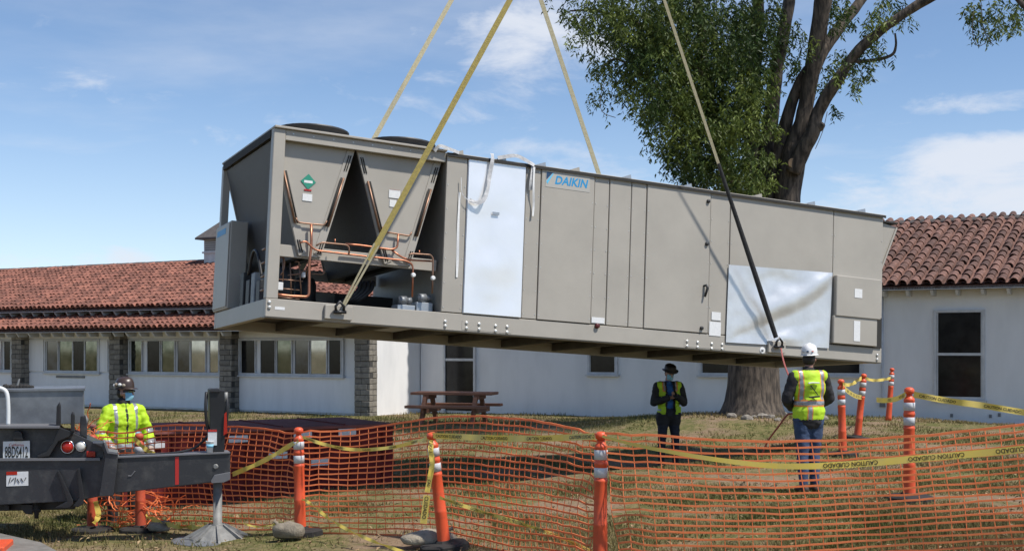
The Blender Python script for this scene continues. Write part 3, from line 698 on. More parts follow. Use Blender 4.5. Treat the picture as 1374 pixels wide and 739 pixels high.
# ------------------------------------------------------------------ the hoisted rooftop unit
UL, UW, UH = 9.84, 2.60, 2.348
UM = Matrix.Translation((-3.005, 15.414, 2.169)) @ Matrix.Rotation(.464, 4, 'Z') @ Matrix.Rotation(.063, 4, 'Y') @ Matrix.Rotation(-.047, 4, 'X')
UMi = UM.inverted()
def fx(u, v, yp=0.0):
    """where the pixel's ray meets the plane y = yp of the unit"""
    o = UMi @ Vector((0, 0, ZC)); d = (UMi.to_3x3() @ Vector(((u - CX) / F, 1, (HY - v) / F)))
    t = (yp - o.y) / d.y; return o + d * t
def z1(X, Y, yp=0.0): return fx(280 + X * .4057, 150 + Y * .4057, yp)      # from the enlarged view of the condenser end
def unit():
    t = empty('rooftop_air_unit', (0, 0, 0), 0, 'long beige rooftop air conditioning unit hanging level from four slings', 'air unit')
    t['label'] = 'long beige rooftop air conditioning unit hanging tilted from four lifting slings'
    t.matrix_world = UM
    P = lambda name, a, b, m, ch=.004, par=None: MB().box(a, b, ch).build(name, M[m], par or t)
    RH = .225; XC = fx(597, 310).x
    # base frame
    P('front_rail', (0, 0, 0), (UL, .09, RH), 'beige', .006); P('rear_rail', (0, UW - .09, 0), (UL, UW, RH), 'beige', .006)
    P('end_rail', (.0, .092, 0), (.09, UW - .092, RH - .003), 'beige'); P('end_rail', (UL - .09, .092, 0), (UL, UW - .092, RH - .003), 'beige')
    m = MB(); m.box((.0, -.05, -.006), (UL, .09, .012)); m.build('rail_flange', M['beige_dark'], t).location = (0, .06, -.004)
    for i in range(1, 11): P('cross_member', (i * UL / 11 - .04, .095, .02), (i * UL / 11 + .04, UW - .095, .13), 'under_steel')
    P('floor_pan', (.095, .095, .135), (UL - .095, UW - .095, .17), 'under_steel'); P('drip_pan', (.9, .35, .10), (2.5, 2.1, .128), 'galv')
    # cabinet core
    P('cabinet_core', (XC + .03, .05, RH + .004), (UL - .03, UW - .03, UH - .06), 'gasket', 0)
    tp = [(597, 206), (627, 209), (706, 220), (727, 223), (799, 233), (820, 236), (850, 240), (871, 243), (957, 255), (982, 258), (1119.5, 275), (1190.5, 284)]
    bt = [(594, 427), (621, 429), (699, 436), (719, 437), (791, 444), (811, 446), (840, 448), (860, 450), (946, 457), (975, 459.5), (1115, 466), (1178, 470)]
    XS = [(fx(*a).x + fx(*b).x) / 2 for a, b in zip(tp, bt)]; XS[-1] = UL
    zb, zt_ = RH + .012, UH - .055
    mats = ['beige', 'film_white', 'beige', 'beige', 'beige', 'beige', 'beige', 'beige', 'beige', 'beige', 'beige']
    for i in range(11):
        nm = 'access_door' if i in (3, 7) else 'film_covered_panel' if i == 1 else 'panel'
        d = -.012 if i in (3, 7) else random.uniform(-.003, .003)
        o = P(nm, (XS[i] + .006, d, zb), (XS[i + 1] - .006, .045, zt_ - .004), mats[i], .005)
        if i == 1:
            o['label'] = 'shiny white protective film on panel'; fm = MB(); nx, nz = 22, 44
            for b_ in range(nz + 1):
                for a_ in range(nx + 1):
                    s_, q_ = a_ / nx, b_ / nz; e_ = min(1, min(s_, 1 - s_) * 6, min(q_, 1 - q_) * 10)
                    hh = .016 * noise.noise(Vector((s_ * 1.3 + q_ * 1.2, q_ * 3.2 - s_ * 1.1, 2.0))) + .007 * noise.noise(Vector((s_ * 3, q_ * 8, 7)))
                    fm.v.append((XS[1] + .012 + s_ * (XS[2] - XS[1] - .024), -.016 - hh * e_, zb + .008 + q_ * (zt_ - zb - .02)))
            for b_ in range(nz):
                for a_ in range(nx): fm.f.append((b_ * (nx + 1) + a_, b_ * (nx + 1) + a_ + 1, (b_ + 1) * (nx + 1) + a_ + 1, (b_ + 1) * (nx + 1) + a_)); fm.mi.append(0)
            fm.build('film_sheet', M['film_white'], o, True)
        if i == 7: door = o
    P('side_panel', (UL - .025, .052, zb), (UL - .001, UW - .05, zt_ - .004), 'beige'); P('rear_panel', (XC, UW - .028, zb), (UL - .03, UW - .002, zt_ - .004), 'beige'); P('partition', (XC, .05, zb), (XC + .025, UW - .032, zt_ - .004), 'beige_dark', 0)
    P('roof_sheet', (XC - .02, -.03, UH - .055), (UL + .02, UW + .02, UH - .02), 'beige', .006)
    P('roof_edge', (XC - .02, -.036, UH - .07), (UL + .02, -.031, UH - .03), 'gasket', 0)
    k = 0
    for u in (605, 663, 717, 763, 833, 915, 1010, 1082, 1150):
        x = fx(u, 230).x; m = MB(); m.prism([(x, -.03, UH - .022), (x + .16, -.03, UH - .022), (x + .15, -.03, UH + .035)], (0, UW, 0)); m.build('roof_seam', M['galv'] if k % 3 else M['beige'], t); k += 1
    sc = MB()
    for i in range(11):
        for x in (XS[i] + .03, XS[i + 1] - .03):
            for j in range(7):
                z = zb + .06 + j * (zt_ - zb - .12) / 6 + random.gauss(0, .004); d = -.0145 if i in (3, 7) else -.0055
                if i != 1: sc.tube([(x, d, z), (x, d + .004, z)], .0065, 6)
    for j in range(9): x = .25 + j * .26; sc.tube([(x, .006, UH - .06), (x, .0105, UH - .06)], .008, 6)
    so = sc.build('panel_screws', M['steel_bolt'], t); so['kind'] = 'stuff'
    # outside air hood on the far end
    m = MB(); m.prism([(UL + .0, .12, UH - .10), (UL + .36, .12, UH - .16), (UL + .34, .12, UH - .24), (UL + .0, .12, UH - .95)], (0, UW - .24, 0)); m.build('air_hood', M['beige'], t)
    m = MB(); m.prism([(UL + .36, .1, UH - .16), (UL + .39, .1, UH - .17), (UL + .025, .1, UH - .98), (UL - .0, .1, UH - .97)], (0, UW - .2, 0)); m.build('hood_flange', M['beige'], t)
    P('hood_cap', (UL, .08, UH - .11), (UL + .38, UW - .08, UH - .085), 'gasket', 0)
    # protruding covers and their labels at the far end
    a, b = fx(1122, 372, -.07), fx(1181, 428, -.07); bx0, bx1 = a.x, b.x
    def cover(u0, v0, u1, v1, v0r, dd):
        a, b = fx(u0, v0, -dd), fx(u1, v1, -dd); c = fx(u1, v0r, -dd)
        return P('cover_box', (a.x, -dd, b.z), (b.x, -.004, (a.z + c.z) / 2), 'beige', .01)
    c1 = cover(1123, 370, 1182, 429, 374, .09); c2 = cover(1119, 424, 1177, 465, 427, .07)
    P('cover_shadow_gap', (fx(1118, 420).x, -.02, fx(1177, 467).z), (fx(1180, 420).x + .03, -.003, fx(1120, 421).z), 'gasket', 0)
    def sticker(u0, v0, u1, v1, m, dd=.006, par=None, name='sticker'):
        a, b = fx(u0, v0, -dd), fx(u1, v1, -dd); return P(name, (a.x, -dd, b.z), (b.x, -dd + .003, a.z), m, 0, par)
    sticker(1147, 387, 1157, 400, 'paper', .095, c1); sticker(1146, 430, 1154, 458, 'paper', .075, c2)
    sticker(955, 418, 967, 430, 'paper', .007); sticker(952, 431, 967, 451, 'paper', .007); sticker(794, 425, 811, 434, 'paper', .006); sticker(661, 284, 670, 289, 'galv', .036)
    sticker(369, 411, 382, 416, 'paper', .003)
    # gauge, knobs, handle
    for u, v, r, mm in ((802, 437, .035, 'dark_red'), (951, 270, .028, 'black_plastic'), (949, 327, .028, 'black_plastic'), (942, 440, .028, 'black_plastic')):
        p = fx(u, v, -.03); m = MB(); m.lathe([(r * .7, -.03), (r, -.022), (r, .012)], (p.x, -.012, p.z), 14, 'y'); m.build('gauge' if r > .03 else 'latch_knob', M[mm], t, True)
    p = fx(945, 389, -.03); m = MB(); m.tube([(p.x, -.05, p.z - .10), (p.x + .03, -.07, p.z + .03), (p.x + .02, -.05, p.z + .07), (p.x, -.012, p.z + .06)], [.016, .02, .02, .016], 8); m.build('door_handle', M['black_plastic'], door, True)
    # crinkled silver film over the lower panels
    A, B = fx(978, 355, -.02), fx(1117, 366, -.02); Cc, Dd = fx(974, 459, -.02), fx(1112, 467, -.02)
    m = MB(); nx, nz = 44, 30
    for j in range(nz + 1):
        for i in range(nx + 1):
            s, q = i / nx, j / nz
            top = A.lerp(B, s); bot = Cc.lerp(Dd, s); p = bot.lerp(top, q)
            # one long crease from the upper right corner to the lower left, with bulges beside it
            dcr = (q - (.08 + .86 * s)); h = .05 * math.exp(-(dcr / .16) ** 2) * (.2 + .8 * s) - .03 * math.exp(-((dcr + .25) / .2) ** 2) + .035 * math.exp(-(((s - .55) / .13) ** 2 + ((q - .08) / .14) ** 2)) + .02 * noise.noise(Vector((s * 3, q * 3, 1))) + .01 * noise.noise(Vector((s * 7, q * 6, 5)))
            e = min(s, 1 - s, q, 1 - q); m.v.append((p.x, -.022 - max(h, -.012) * min(1, e * 9) - .0, p.z))
    for j in range(nz):
        for i in range(nx): m.f.append((j * (nx + 1) + i, j * (nx + 1) + i + 1, (j + 1) * (nx + 1) + i + 1, (j + 1) * (nx + 1) + i)); m.mi.append(0)
    o = m.build('silver_film', M['film_silver'], t, True); o['label'] = 'crumpled silver protective film'
    # name badge
    a, b = fx(733, 234, -.004), fx(789, 250, -.004)
    Z = fx(733, 249, -.015).z; dx = (fx(788, 250, -.015) - fx(733, 243, -.015)); X0 = fx(733, 240, -.015).x; X1 = fx(789, 245, -.015).x; hgt = .17
    Zc = fx(760, 243, -.015).z
    P('name_badge', (X0 - .01, -.0155, Zc - .115), (X1 + .03, -.0125, Zc + .115), 'logo_back', 0)
    m = MB(); m.add([(X0, -.017, Zc + .09), (X0 + .10, -.017, Zc + .09), (X0, -.017, Zc - .02)], [(0, 1, 2)]); m.build('badge_mark', M['logo_dark'], t)
    m = MB(); m.add([(X0 + .10, -.017, Zc + .085), (X0 + .115, -.017, Zc + .085), (X0 + .02, -.017, Zc - .075), (X0, -.017, Zc - .04)], [(0, 1, 2, 3)]); m.build('badge_mark', M['logo_cyan'], t)
    lettering('badge_lettering', 'DAIKIN', M['logo_blue'], t, (X0 + .135, -.017, Zc - .058), (1, 0, 0), (0, 0, 1), X1 - X0 - .13, bold=.028, shear=.22, height=.115)
    # peeling wrap strips
    def strip(pts, w, y=-.04, mname='plastic_wrap', sidev=Vector((.9, -.2, .3)).normalized()):
        Pp = smooth_path([fx(u, v, y - yy) for u, v, yy in pts], 6); m = MB(); side = []
        for i in range(len(Pp)):
            a = .8 * math.sin(i * .45); tt = (Pp[min(i + 1, len(Pp) - 1)] - Pp[max(i - 1, 0)]).normalized()
            sd_ = tt.cross(Vector((math.sin(a) * .5, -1, .1))).normalized(); side.append(sd_)
        m.ribbon(Pp, side, w); return m.build('wrap_strip', M[mname], t, True)
    strip([(660, 206, 0), (661, 214, .03), (657, 235, .02), (655, 252, .04), (649, 268, .05), (640, 272, .03), (630, 268, .01)], .055)
    strip([(640, 272, .03), (628, 268, .02), (620, 258, .0), (619, 238, 0)], .012)
    strip([(617, 258, 0), (615, 300, .0), (614, 345, 0), (613, 372, 0)], .035, -.008, 'paper')
    strip([(715, 224, 0), (713, 240, .02), (712, 255, .0)], .05); strip([(717, 224, .02), (716, 250, .03), (716, 275, .0), (715, 290, 0)], .03, mname='paper')
    strip([(668, 212, .0), (690, 209, .02), (702, 213, .01), (717, 222, .02)], .05); strip([(583, 203, 0), (590, 196, .02), (603, 200, .02), (616, 205, .0)], .045)
    # bolts and splice plates on the rail
    def bolt(u, v):
        p = fx(u, v, -.006); m = MB(); m.lathe([(.012, -.016), (.02, -.012), (.022, 0)], (p.x, -.004, p.z), 8, 'y'); m.build('bolt', M['steel_bolt'], t)
    for u, v in ((597.5, 431), (597.5, 437), (626, 433), (626, 440), (643, 434.5), (643, 441.5), (665, 437), (665, 444), (680.5, 438), (680.5, 445.5), (922, 457.5), (922, 464), (936, 459), (936, 465.5), (955, 461), (955, 467.5), (969, 462), (969, 468), (361.5, 405), (361.5, 412), (1177, 476), (1177, 482)): bolt(u, v)
    for u0, v0, u1, v1 in ((620, 429.5, 686, 449), (918, 455.5, 973, 470.5)):
        a, b = fx(u0, v0), fx(u1, v1); P('splice_plate', (a.x, -.0035, max(b.z, .02)), (b.x, -.0005, min(a.z, RH - .01)), 'beige', 0)
    # lifting lugs
    LUGS = []
    for u, v, w in ((455, 413, .36), (1043, 469, .32)):
        p = fx(u, v, -.05); P('lifting_lug', (p.x - w / 2, -.05, .025), (p.x + w / 2, -.001, RH - .025), 'beige', .006); LUGS.append(p.x)
        P('lifting_lug', (p.x - w / 2, UW + .001, .025), (p.x + w / 2, UW + .05, RH - .025), 'beige', .006)
    p = fx(1023, 470, -.004); m = MB(); m.lathe([(.04, -.01), (.05, -.004), (.05, .003)], (p.x, -.002, p.z), 16, 'y'); m.build('lift_mark', M['paper'], t)
    p = fx(1023, 470, -.014); m = MB(); m.tube([(p.x - .018, -.014, p.z), (p.x + .018, -.014, p.z)], .01, 6); m.build('lift_mark', M['gasket'], t)
    # ---------------- condenser end
    P('corner_post', (.0, .0, RH + .001), (.15, .12, UH - .02), 'beige', .008); P('corner_post', (.0, UW - .1, RH + .001), (.1, UW - .001, UH - .05), 'beige', .006)
    P('top_frame', (.151, .01, UH - .15), (XC - .022, .05, UH - .02), 'beige', .006); P('top_frame', (.101, UW - .05, UH - .15), (XC - .022, UW - .01, UH - .02), 'beige', .006)
    P('fan_deck', (.0, -.035, UH - .018), (XC - .022, UW + .02, UH + .012), 'beige', .006); P('top_lip', (-.01, .125, UH - .12), (.0, UW - .1, UH - .02), 'gasket', 0)
    for u0, x in ((0, .72), (0, 1.95)):
        for y in (.72, 1.88):
            m = MB(); n = 28; m.lathe([(.44, 0), (.43, .10), (.455, .15), (.47, .16), (.46, .135), (.415, .09), (.415, .0)], (x, y, UH + .014), n); fan = m.build('fan_shroud', M['black_plastic'], t, True)
            m = MB()
            for rr in (.12, .2, .28, .36, .43): m.tube([(x + rr * math.cos(a * 6.2832 / 24), y + rr * math.sin(a * 6.2832 / 24), UH + .165 + .02 * (1 - rr / .43)) for a in range(25)], .006, 4)
            for a in range(8): m.tube([(x, y, UH + .19), (x + .45 * math.cos(a * .785), y + .45 * math.sin(a * .785), UH + .165)], .006, 4)
            m.build('fan_guard', M['black_plastic'], fan)
            m = MB(); m.lathe([(.1, .02), (.1, .12)], (x, y, UH), 12); m.build('fan_motor', M['black_plastic'], fan)
    # V coils with their beige end plates
    vt = UH - .13; ve = .16
    V1 = [z1(238, 93, .1), z1(488, 128, .1), z1(372, 489, .1), z1(298, 477, .1)]
    xl = .02; xm = z1(488, 128, .1).x; xr = XC - .04
    zv = (z1(330, 480, .1).z + z1(620, 505, .1).z) / 2
    b1 = (z1(298, 477, .1).x, z1(372, 489, .1).x); b2 = (z1(582, 500, .1).x, z1(668, 512, .1).x)
    for (xa, xb, ba, bb) in ((xl, xm - .01, *b1), (xm + .01, xr, *b2)):
        for y in (.12, UW - .14):
            m = MB(); m.prism([(xa, y, vt), (xb, y, vt), (bb, y, zv), (ba, y, zv)], (0, .02, 0)); m.build('coil_end_plate', M['beige'], t)
        for (p, q, sgn) in ((xa, ba, 1), (xb, bb, -1)):
            # raised flange on the sloping edge
            m = MB(); m.prism([(p + sgn * .004, .108, vt - .002), (p + sgn * .10, .108, vt - .002), (q + sgn * .10, .108, zv + .05), (q + sgn * .004, .108, zv + .002)], (0, .0105, 0)); m.build('coil_flange', M['beige'], t)
            m = MB(); m.prism([(p + sgn * .012, .143, vt), (p + sgn * .11, .143, vt), (q + sgn * .10, .143, zv), (q + sgn * .012, .143, zv)], (0, UW - .29, 0)); m.build('coil', M['coil'], t)
            dv = Vector((q - p, 0, zv - vt)); dn = dv.normalized()
            for f0, f1 in ((.06, .2), (.86, .97)):
                for off in (.03, .058):
                    c0 = Vector((p + sgn * off, .104, vt)) + dv * f0; c1_ = Vector((p + sgn * off, .104, vt)) + dv * f1
                    m = MB(); m.tube([c0, c1_], .008, 6); m.build('flange_slot', M['gasket'], t)
            for off, mm in ((.04, 'copper_dull'), (.07, 'gasket')):
                c0 = Vector((p + sgn * off, .085, vt)) + dv * .27; c1_ = Vector((p + sgn * off, .085, vt)) + dv * .72
                m = MB(); m.tube([c0, c1_], .014 if mm != 'gasket' else .011, 8); m.build('coil_header', M[mm], t, True)
    za, zb_ = z1(228, 437, .2), z1(775, 500, .2)
    zc = (za.z + zb_.z) / 2 + .03
    P('cross_beam', (.151, .16, zc - .17), (XC - .03, .2, zc - .02), 'beige', .005); P('cross_beam', (.151, UW - .2, zc - .17), (XC - .03, UW - .16, zc - .02), 'beige', .005)
    def stick(X0, Y0, X1, Y1, m, y=.098): 
        a, b = z1(X0, Y0, y), z1(X1, Y1, y); return P('sticker', (a.x, y, b.z), (b.x, y + .004, a.z), m, 0)
    c = z1(330, 231, .11); h = .098
    m = MB(); m.prism([(c.x - h, .112, c.z), (c.x, .112, c.z + h), (c.x + h, .112, c.z), (c.x, .112, c.z - h)], (0, .006, 0)); dmd = m.build('green_diamond', M['green_sticker'], t)
    m = MB(); m.box((c.x - .055, .110, c.z - .018), (c.x + .055, .1115, c.z + .014)); m.build('diamond_mark', M['paper'], dmd)
    stick(316, 255, 340, 263, 'lens_red', .112); stick(311, 270, 342, 297, 'paper', .112); stick(597, 257, 633, 288, 'paper', .112); stick(599, 290, 620, 316, 'paper', .112); stick(598, 256, 632, 260, 'lens_red', .108)
    # pipework
    def pipe(pts, r=.017, m='copper', y=.05, sm=3):
        Pp = [z1(a, b, y) for a, b in pts]
        # rounded corners
        out = [Pp[0]]
        for i in range(1, len(Pp) - 1):
            a, b, c = Pp[i - 1], Pp[i], Pp[i + 1]; d = min(.06, (b - a).length * .45, (c - b).length * .45)
            p0 = b + (a - b).normalized() * d; p1 = b + (c - b).normalized() * d
            for j in range(5): q = j / 4; out.append((1 - q) ** 2 * p0 + 2 * q * (1 - q) * b + q * q * p1)
        out.append(Pp[-1]); mm = MB(); mm.tube(out, r * .8, 8); return mm.build('pipe', M[m], t, True)
    pipe([(288, 350), (296, 366), (340, 371), (383, 375), (391, 360)], .014, 'copper_dull', .08)
    pipe([(339, 372), (340, 440), (333, 500), (332, 612), (262, 608), (226, 603)], .021, 'copper', .055)
    pipe([(302, 432), (322, 428), (352, 458), (420, 466), (520, 478), (650, 492), (674, 503), (676, 530), (673, 612)], .016, 'copper', .045)
    pipe([(356, 443), (372, 432), (455, 440), (465, 448), (464, 470)], .014, 'copper_dull', .03)
    pipe([(452, 437), (500, 441), (606, 456), (624, 448), (627, 404)], .017, 'copper', .06)
    pipe([(573, 380), (582, 397), (627, 404), (664, 411), (672, 398)], .014, 'copper_dull', .08)
    pipe([(606, 458), (640, 482), (668, 490), (738, 494)], .016, 'copper', .075); pipe([(662, 473), (672, 469), (734, 473), (742, 484), (741, 540), (739, 600)], .015, 'copper_dull', .03)
    pipe([(418, 420), (418, 436)], .010, 'copper', .03); pipe([(697, 458), (697, 470)], .010, 'copper', .03)
    for pts in (((228, 553), (312, 560)), ((228, 583), (300, 590)), ((270, 500), (273, 604)), ((300, 500), (306, 606)), ((232, 480), (250, 482), (250, 520), (238, 540)), ((262, 540), (300, 536), (318, 522), (318, 540), (312, 552)), ((246, 478), (246, 560)), ((286, 496), (298, 494), (300, 520)), ((340, 535), (380, 538), (384, 520)), ((228, 612), (300, 620))):
        pipe(pts, .011, 'copper_dull', .28)
    for X, Y in ((676, 540), (741, 550)):
        c = z1(X, Y, .02); m = MB(); m.lathe([(.02, -.03), (.03, -.02), (.03, .01), (.02, .02)], (c.x, c.y, c.z), 12, 'y'); m.build('sight_glass', M['paper'], t)
    for X0, Y0, X1, Y1 in ((225, 562, 246, 590), (312, 530, 320, 548)): 
        a, b = z1(X0, Y0, .24), z1(X1, Y1, .24); P('valve_body', (a.x, .24, b.z), (b.x, .3, a.z), 'paper', .005)
    for X0, Y0, X1, Y1, Xm in ((625, 636, 682, 668, 648), (688, 628, 740, 672, 712)):
        a, b = z1(X0, Y0, .2), z1(X1, Y1, .2); bx = P('damper_motor', (a.x, .2, RH + .002), (b.x, .42, a.z), 'galv', .006)
        c = z1(Xm, Y0 - 12, .26); m = MB(); m.tube([(c.x - .09, .26, c.z), (c.x + .02, .26, c.z)], [.055, .06], 12); m.tube([(c.x + .02, .26, c.z), (c.x + .09, .26, c.z + .005)], [.04, .045], 10); m.tube([(c.x, .26, c.z - .1), (c.x, .26, c.z)], .03, 8); m.build('motor', M['steel_grey'], bx, True)
    # hoses, compressors and sheet metal in the shade below the coils
    for i in range(4):
        c = z1(478 + i * 14, 590, .9); m = MB(); m.tube(smooth_path([c + Vector((.1, 0, .12)), c + Vector((.05, -.05, .0)), c + Vector((-.08, -.05, -.12)), c + Vector((-.2, 0, -.18))], 4), .028, 8); m.build('hose', M['black_plastic'], t, True)
    for x, y in ((.42, .75), (.42, 1.35), (.95, 1.5)):
        m = MB(); m.lathe([(.12, 0), (.15, .04), (.15, .42), (.12, .5), (.06, .53)], (x, y, RH - .04), 18); cmp_ = m.build('compressor', M['black_plastic'], t, True)
        m = MB(); m.tube([(x, y, RH + .48), (x + .02, y, RH + .62), (x + .15, y - .05, RH + .66)], .016, 8); m.build('suction_stub', M['copper_dull'], cmp_, True)
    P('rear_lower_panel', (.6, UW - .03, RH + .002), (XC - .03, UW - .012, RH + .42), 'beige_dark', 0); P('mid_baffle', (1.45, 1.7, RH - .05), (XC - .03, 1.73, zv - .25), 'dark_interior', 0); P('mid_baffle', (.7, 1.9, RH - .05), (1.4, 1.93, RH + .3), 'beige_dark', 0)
    # control cabinet on the left end
    cb = P('control_cabinet', (-.03, 1.80, RH + .003), (.21, UW - .012, RH + 1.20), 'beige', .012)
    P('cabinet_door', (-.045, 1.83, RH + .03), (-.031, UW - .04, RH + 1.17), 'beige', .006, cb); P('cabinet_badge', (-.048, 2.0, RH + 1.04), (-.046, UW - .12, RH + 1.12), 'logo_blue', 0, cb)
    m = MB(); m.tube(smooth_path([(.24, 1.75, RH + .25), (.25, 1.6, RH + .18), (.3, 1.45, RH + .2)], 4), .035, 8); m.build('conduit', M['black_plastic'], cb, True)
    for i in range(4):
        m = MB(); m.tube([(.02, .14 + .0, RH + .12 + i * .17), (.02, .32, RH + .12 + i * .17)], .016, 6); m.build('stub_pipe', M['copper_dull'], t, True)
    for i, (y, h) in enumerate(((.5, .28), (.75, .4), (1.0, .33), (1.3, .45))):
        P('valve_block', (.05, y, RH - .05), (.2, y + .17, RH + h), 'black_plastic' if i != 1 else 'steel_grey', .01)
    m = MB(); m.tube(smooth_path([(.06, .45, RH + .3), (.03, .6, RH + .62), (.05, .9, RH + .66), (.06, 1.1, RH + .4)], 5), .02, 8); m.build('cable', M['black_plastic'], t, True)
    return t, LUGS
AIR, LUGS = unit()

# ------------------------------------------------------------------ slings, spreader bar, hoist rope
def rigging():
    FP, BP = at(813, -236, 16.9), at(681, -134, 20.7)
    mid = (FP + BP) / 2
    sp = empty('spreader_bar', mid, 0, 'yellow steel spreader bar from which the four slings hang', 'spreader bar')
    m = MB(); m.tube([FP - mid - (BP - FP).normalized() * .15, BP - mid + (BP - FP).normalized() * .15], .08, 12); m.build('bar', M['sling_yellow'], sp, True)
    hk = mid + Vector((0, 0, 3.2))
    for e in (FP, BP):
        m = MB(); m.tube([e - mid, hk - mid], .02, 6); m.build('pendant', M['shackle'], sp)
    m = MB(); m.tube([hk - mid, hk - mid + Vector((0, 0, 14))], .025, 6); m.build('hoist_rope', M['shackle'], sp)
    defs = [('front', LUGS[0], -.09, FP, 'sling_yellow', .036, 'thick yellow lifting sling shackled to the base below the coil panels'),
            ('front', LUGS[1], -.09, FP, 'sling_pale', .022, 'pale sling ending in a black sleeve above the white-helmeted worker'),
            ('rear', LUGS[0] - .1, UW + .09, BP, 'sling_pale', .036, 'yellow lifting sling rising behind the condenser fans'),
            ('rear', LUGS[1] - .3, UW + .09, BP, 'sling_pale', .036, 'yellow lifting sling rising behind the cabinet roof near the logo')]
    for i, (k, lx, ly, top, mname, w, lab) in enumerate(defs):
        lug = UM @ Vector((lx, ly, .115)); d = (top - lug)
        s = empty('lifting_sling', lug, 0, lab, 'sling', 'slings holding the air unit')
        view = Vector((.25, -1, 0)); sd_ = d.normalized().cross(view).normalized()
        f0 = .10 if i == 0 else .36 if i == 1 else .05
        m = MB(); n = 14
        for q in range(n + 1):
            p = d * (f0 + (1 - f0) * q / n)
            for sx, sy in ((-1, -.12), (1, -.12), (1, .12), (-1, .12)): m.v.append(tuple(p + sd_ * sx * w + view.normalized() * sy * w * 1.2))
        for q in range(n):
            for c in range(4): m.f.append((q * 4 + c, q * 4 + (c + 1) % 4, q * 4 + 4 + (c + 1) % 4, q * 4 + 4 + c)); m.mi.append(0)
        m.build('webbing', M[mname], s)
        if i == 0:
            for q in (-1, 1): MB().tube([d * .012 + sd_ * .012 * q, d * (f0 + .03) + sd_ * .03 * q], .014, 6).build('bridle', M['sling_pale'], s)
        elif i == 1:
            m = MB(); m.tube([d * .02, d * .1, d * .375], [.036, .042, .026], 10, flat=.5); m.build('sleeve', M['sling_black'], s)
        else: MB().tube([d * 0, d * .06], .02, 6).build('bridle', M['sling_pale'], s)
        m = MB(); a = Vector((1, .5, 0)).normalized()
        m.tube([a * -.05 + Vector((0, -.0, 0)), a * -.055 + Vector((0, -.02, .07)), Vector((0, -.02, .13)), a * .055 + Vector((0, -.02, .07)), a * .05], .018, 8); m.tube([a * -.08, a * .08], .022, 8); m.build('shackle', M['shackle'], s, True)
rigging()
# ------------------------------------------------------------------ delineator posts
POST_ME = {}
def delineator(u, Y, lean=(0, 0), label='', dirty=False, scale=1.0, zoff=0.0, base=True, bend=0.0):
    x = (u - CX) / F * Y; z = gz(x, Y) + zoff
    t = empty('delineator_post', (x, Y, z), random.uniform(0, 6), label, 'post', 'orange delineator posts round the lift area')
    rz = t.rotation_euler.z
    t.rotation_euler = (Matrix.Rotation(lean[0], 3, 'Y') @ Matrix.Rotation(lean[1], 3, 'X') @ Matrix.Rotation(rz, 3, 'Z')).to_euler(); t.scale = (scale,) * 3
    if not POST_ME:
        POST_ME['post'] = MB().lathe([(.062, .02), (.060, .08), (.056, .35), (.058, .36), (.055, .37), (.052, .69), (.056, .70), (.056, .715), (.051, .72), (.051, .825), (.055, .83), (.055, .85), (.050, .86), (.050, .965), (.053, .97), (.050, .985), (.036, 1.005), (.028, 1.012), (.028, 1.03)], n=22).mesh('post')
        POST_ME['band'] = MB().lathe([(.0545, 0), (.0545, .075), (.0535, .076), (.0535, -.001)], n=22).mesh('reflective_band')
        POST_ME['cap'] = MB().lathe([(.026, 0), (.044, .012), (.048, .03), (.046, .05), (.030, .064), (.01, .068)], n=16).mesh('cap')
        b = MB(); b.lathe([(.235, -.02), (.235, .05), (.21, .065), (.09, .07), (.075, .09), (.065, .09)], n=8); POST_ME['base'] = b.mesh('base')
    for nm, mm, zz in (('post', 'orange_dirty' if dirty else 'orange_post', 0), ('reflective_band', 'reflect_white', .735), ('reflective_band', 'reflect_white', .876), ('cap', 'orange_dirty' if dirty else 'orange_post', 1.03)) + ((('base', 'rubber', 0),) if base else ()):
        me = POST_ME['band' if nm == 'reflective_band' else nm]
        if dirty and nm in ('post', 'cap'): me = me.copy()
        if not me.materials: me.materials.append(M[mm])
        elif dirty: me.materials[0] = M[mm]
        o = bpy.data.objects.new(nm, me); C.objects.link(o); o.parent = t; o.location = (0, 0, zz)
        me.polygons.foreach_set('use_smooth', [nm != 'base'] * len(me.polygons))
    return t
delineator(403, 12.9, (R(-1), 0), 'orange delineator post weighted at its foot by a grey sandbag')
delineator(597, 11.75, (R(-6.5), R(2)), 'leaning orange delineator post with printed tape hanging from its neck')
delineator(805, 10.1, (R(.5), 0), 'upright orange delineator post at the corner where two nets meet')
delineator(1220, 12.14, (0, 0), 'orange delineator post on black base behind the net, tape tied to its top')
delineator(1131, 18.0, (R(-1.5), 0), 'orange delineator post standing just beside the worker in the white helmet')
delineator(1150, 20.8, (R(6), 0), 'tilted orange delineator post between the helmeted worker and the hall wall')
delineator(1192, 26.0, (R(5), R(-3)), 'orange post without base leaning by the downpipe of the hall', base=False)
delineator(189, 13.95, (R(-1), 0), 'dirty orange delineator post in front of the worker in the yellow jacket', dirty=True)
delineator(124, 14.1, (R(0), 0), 'dirty orange delineator post half hidden behind the crane outrigger housing', dirty=True)

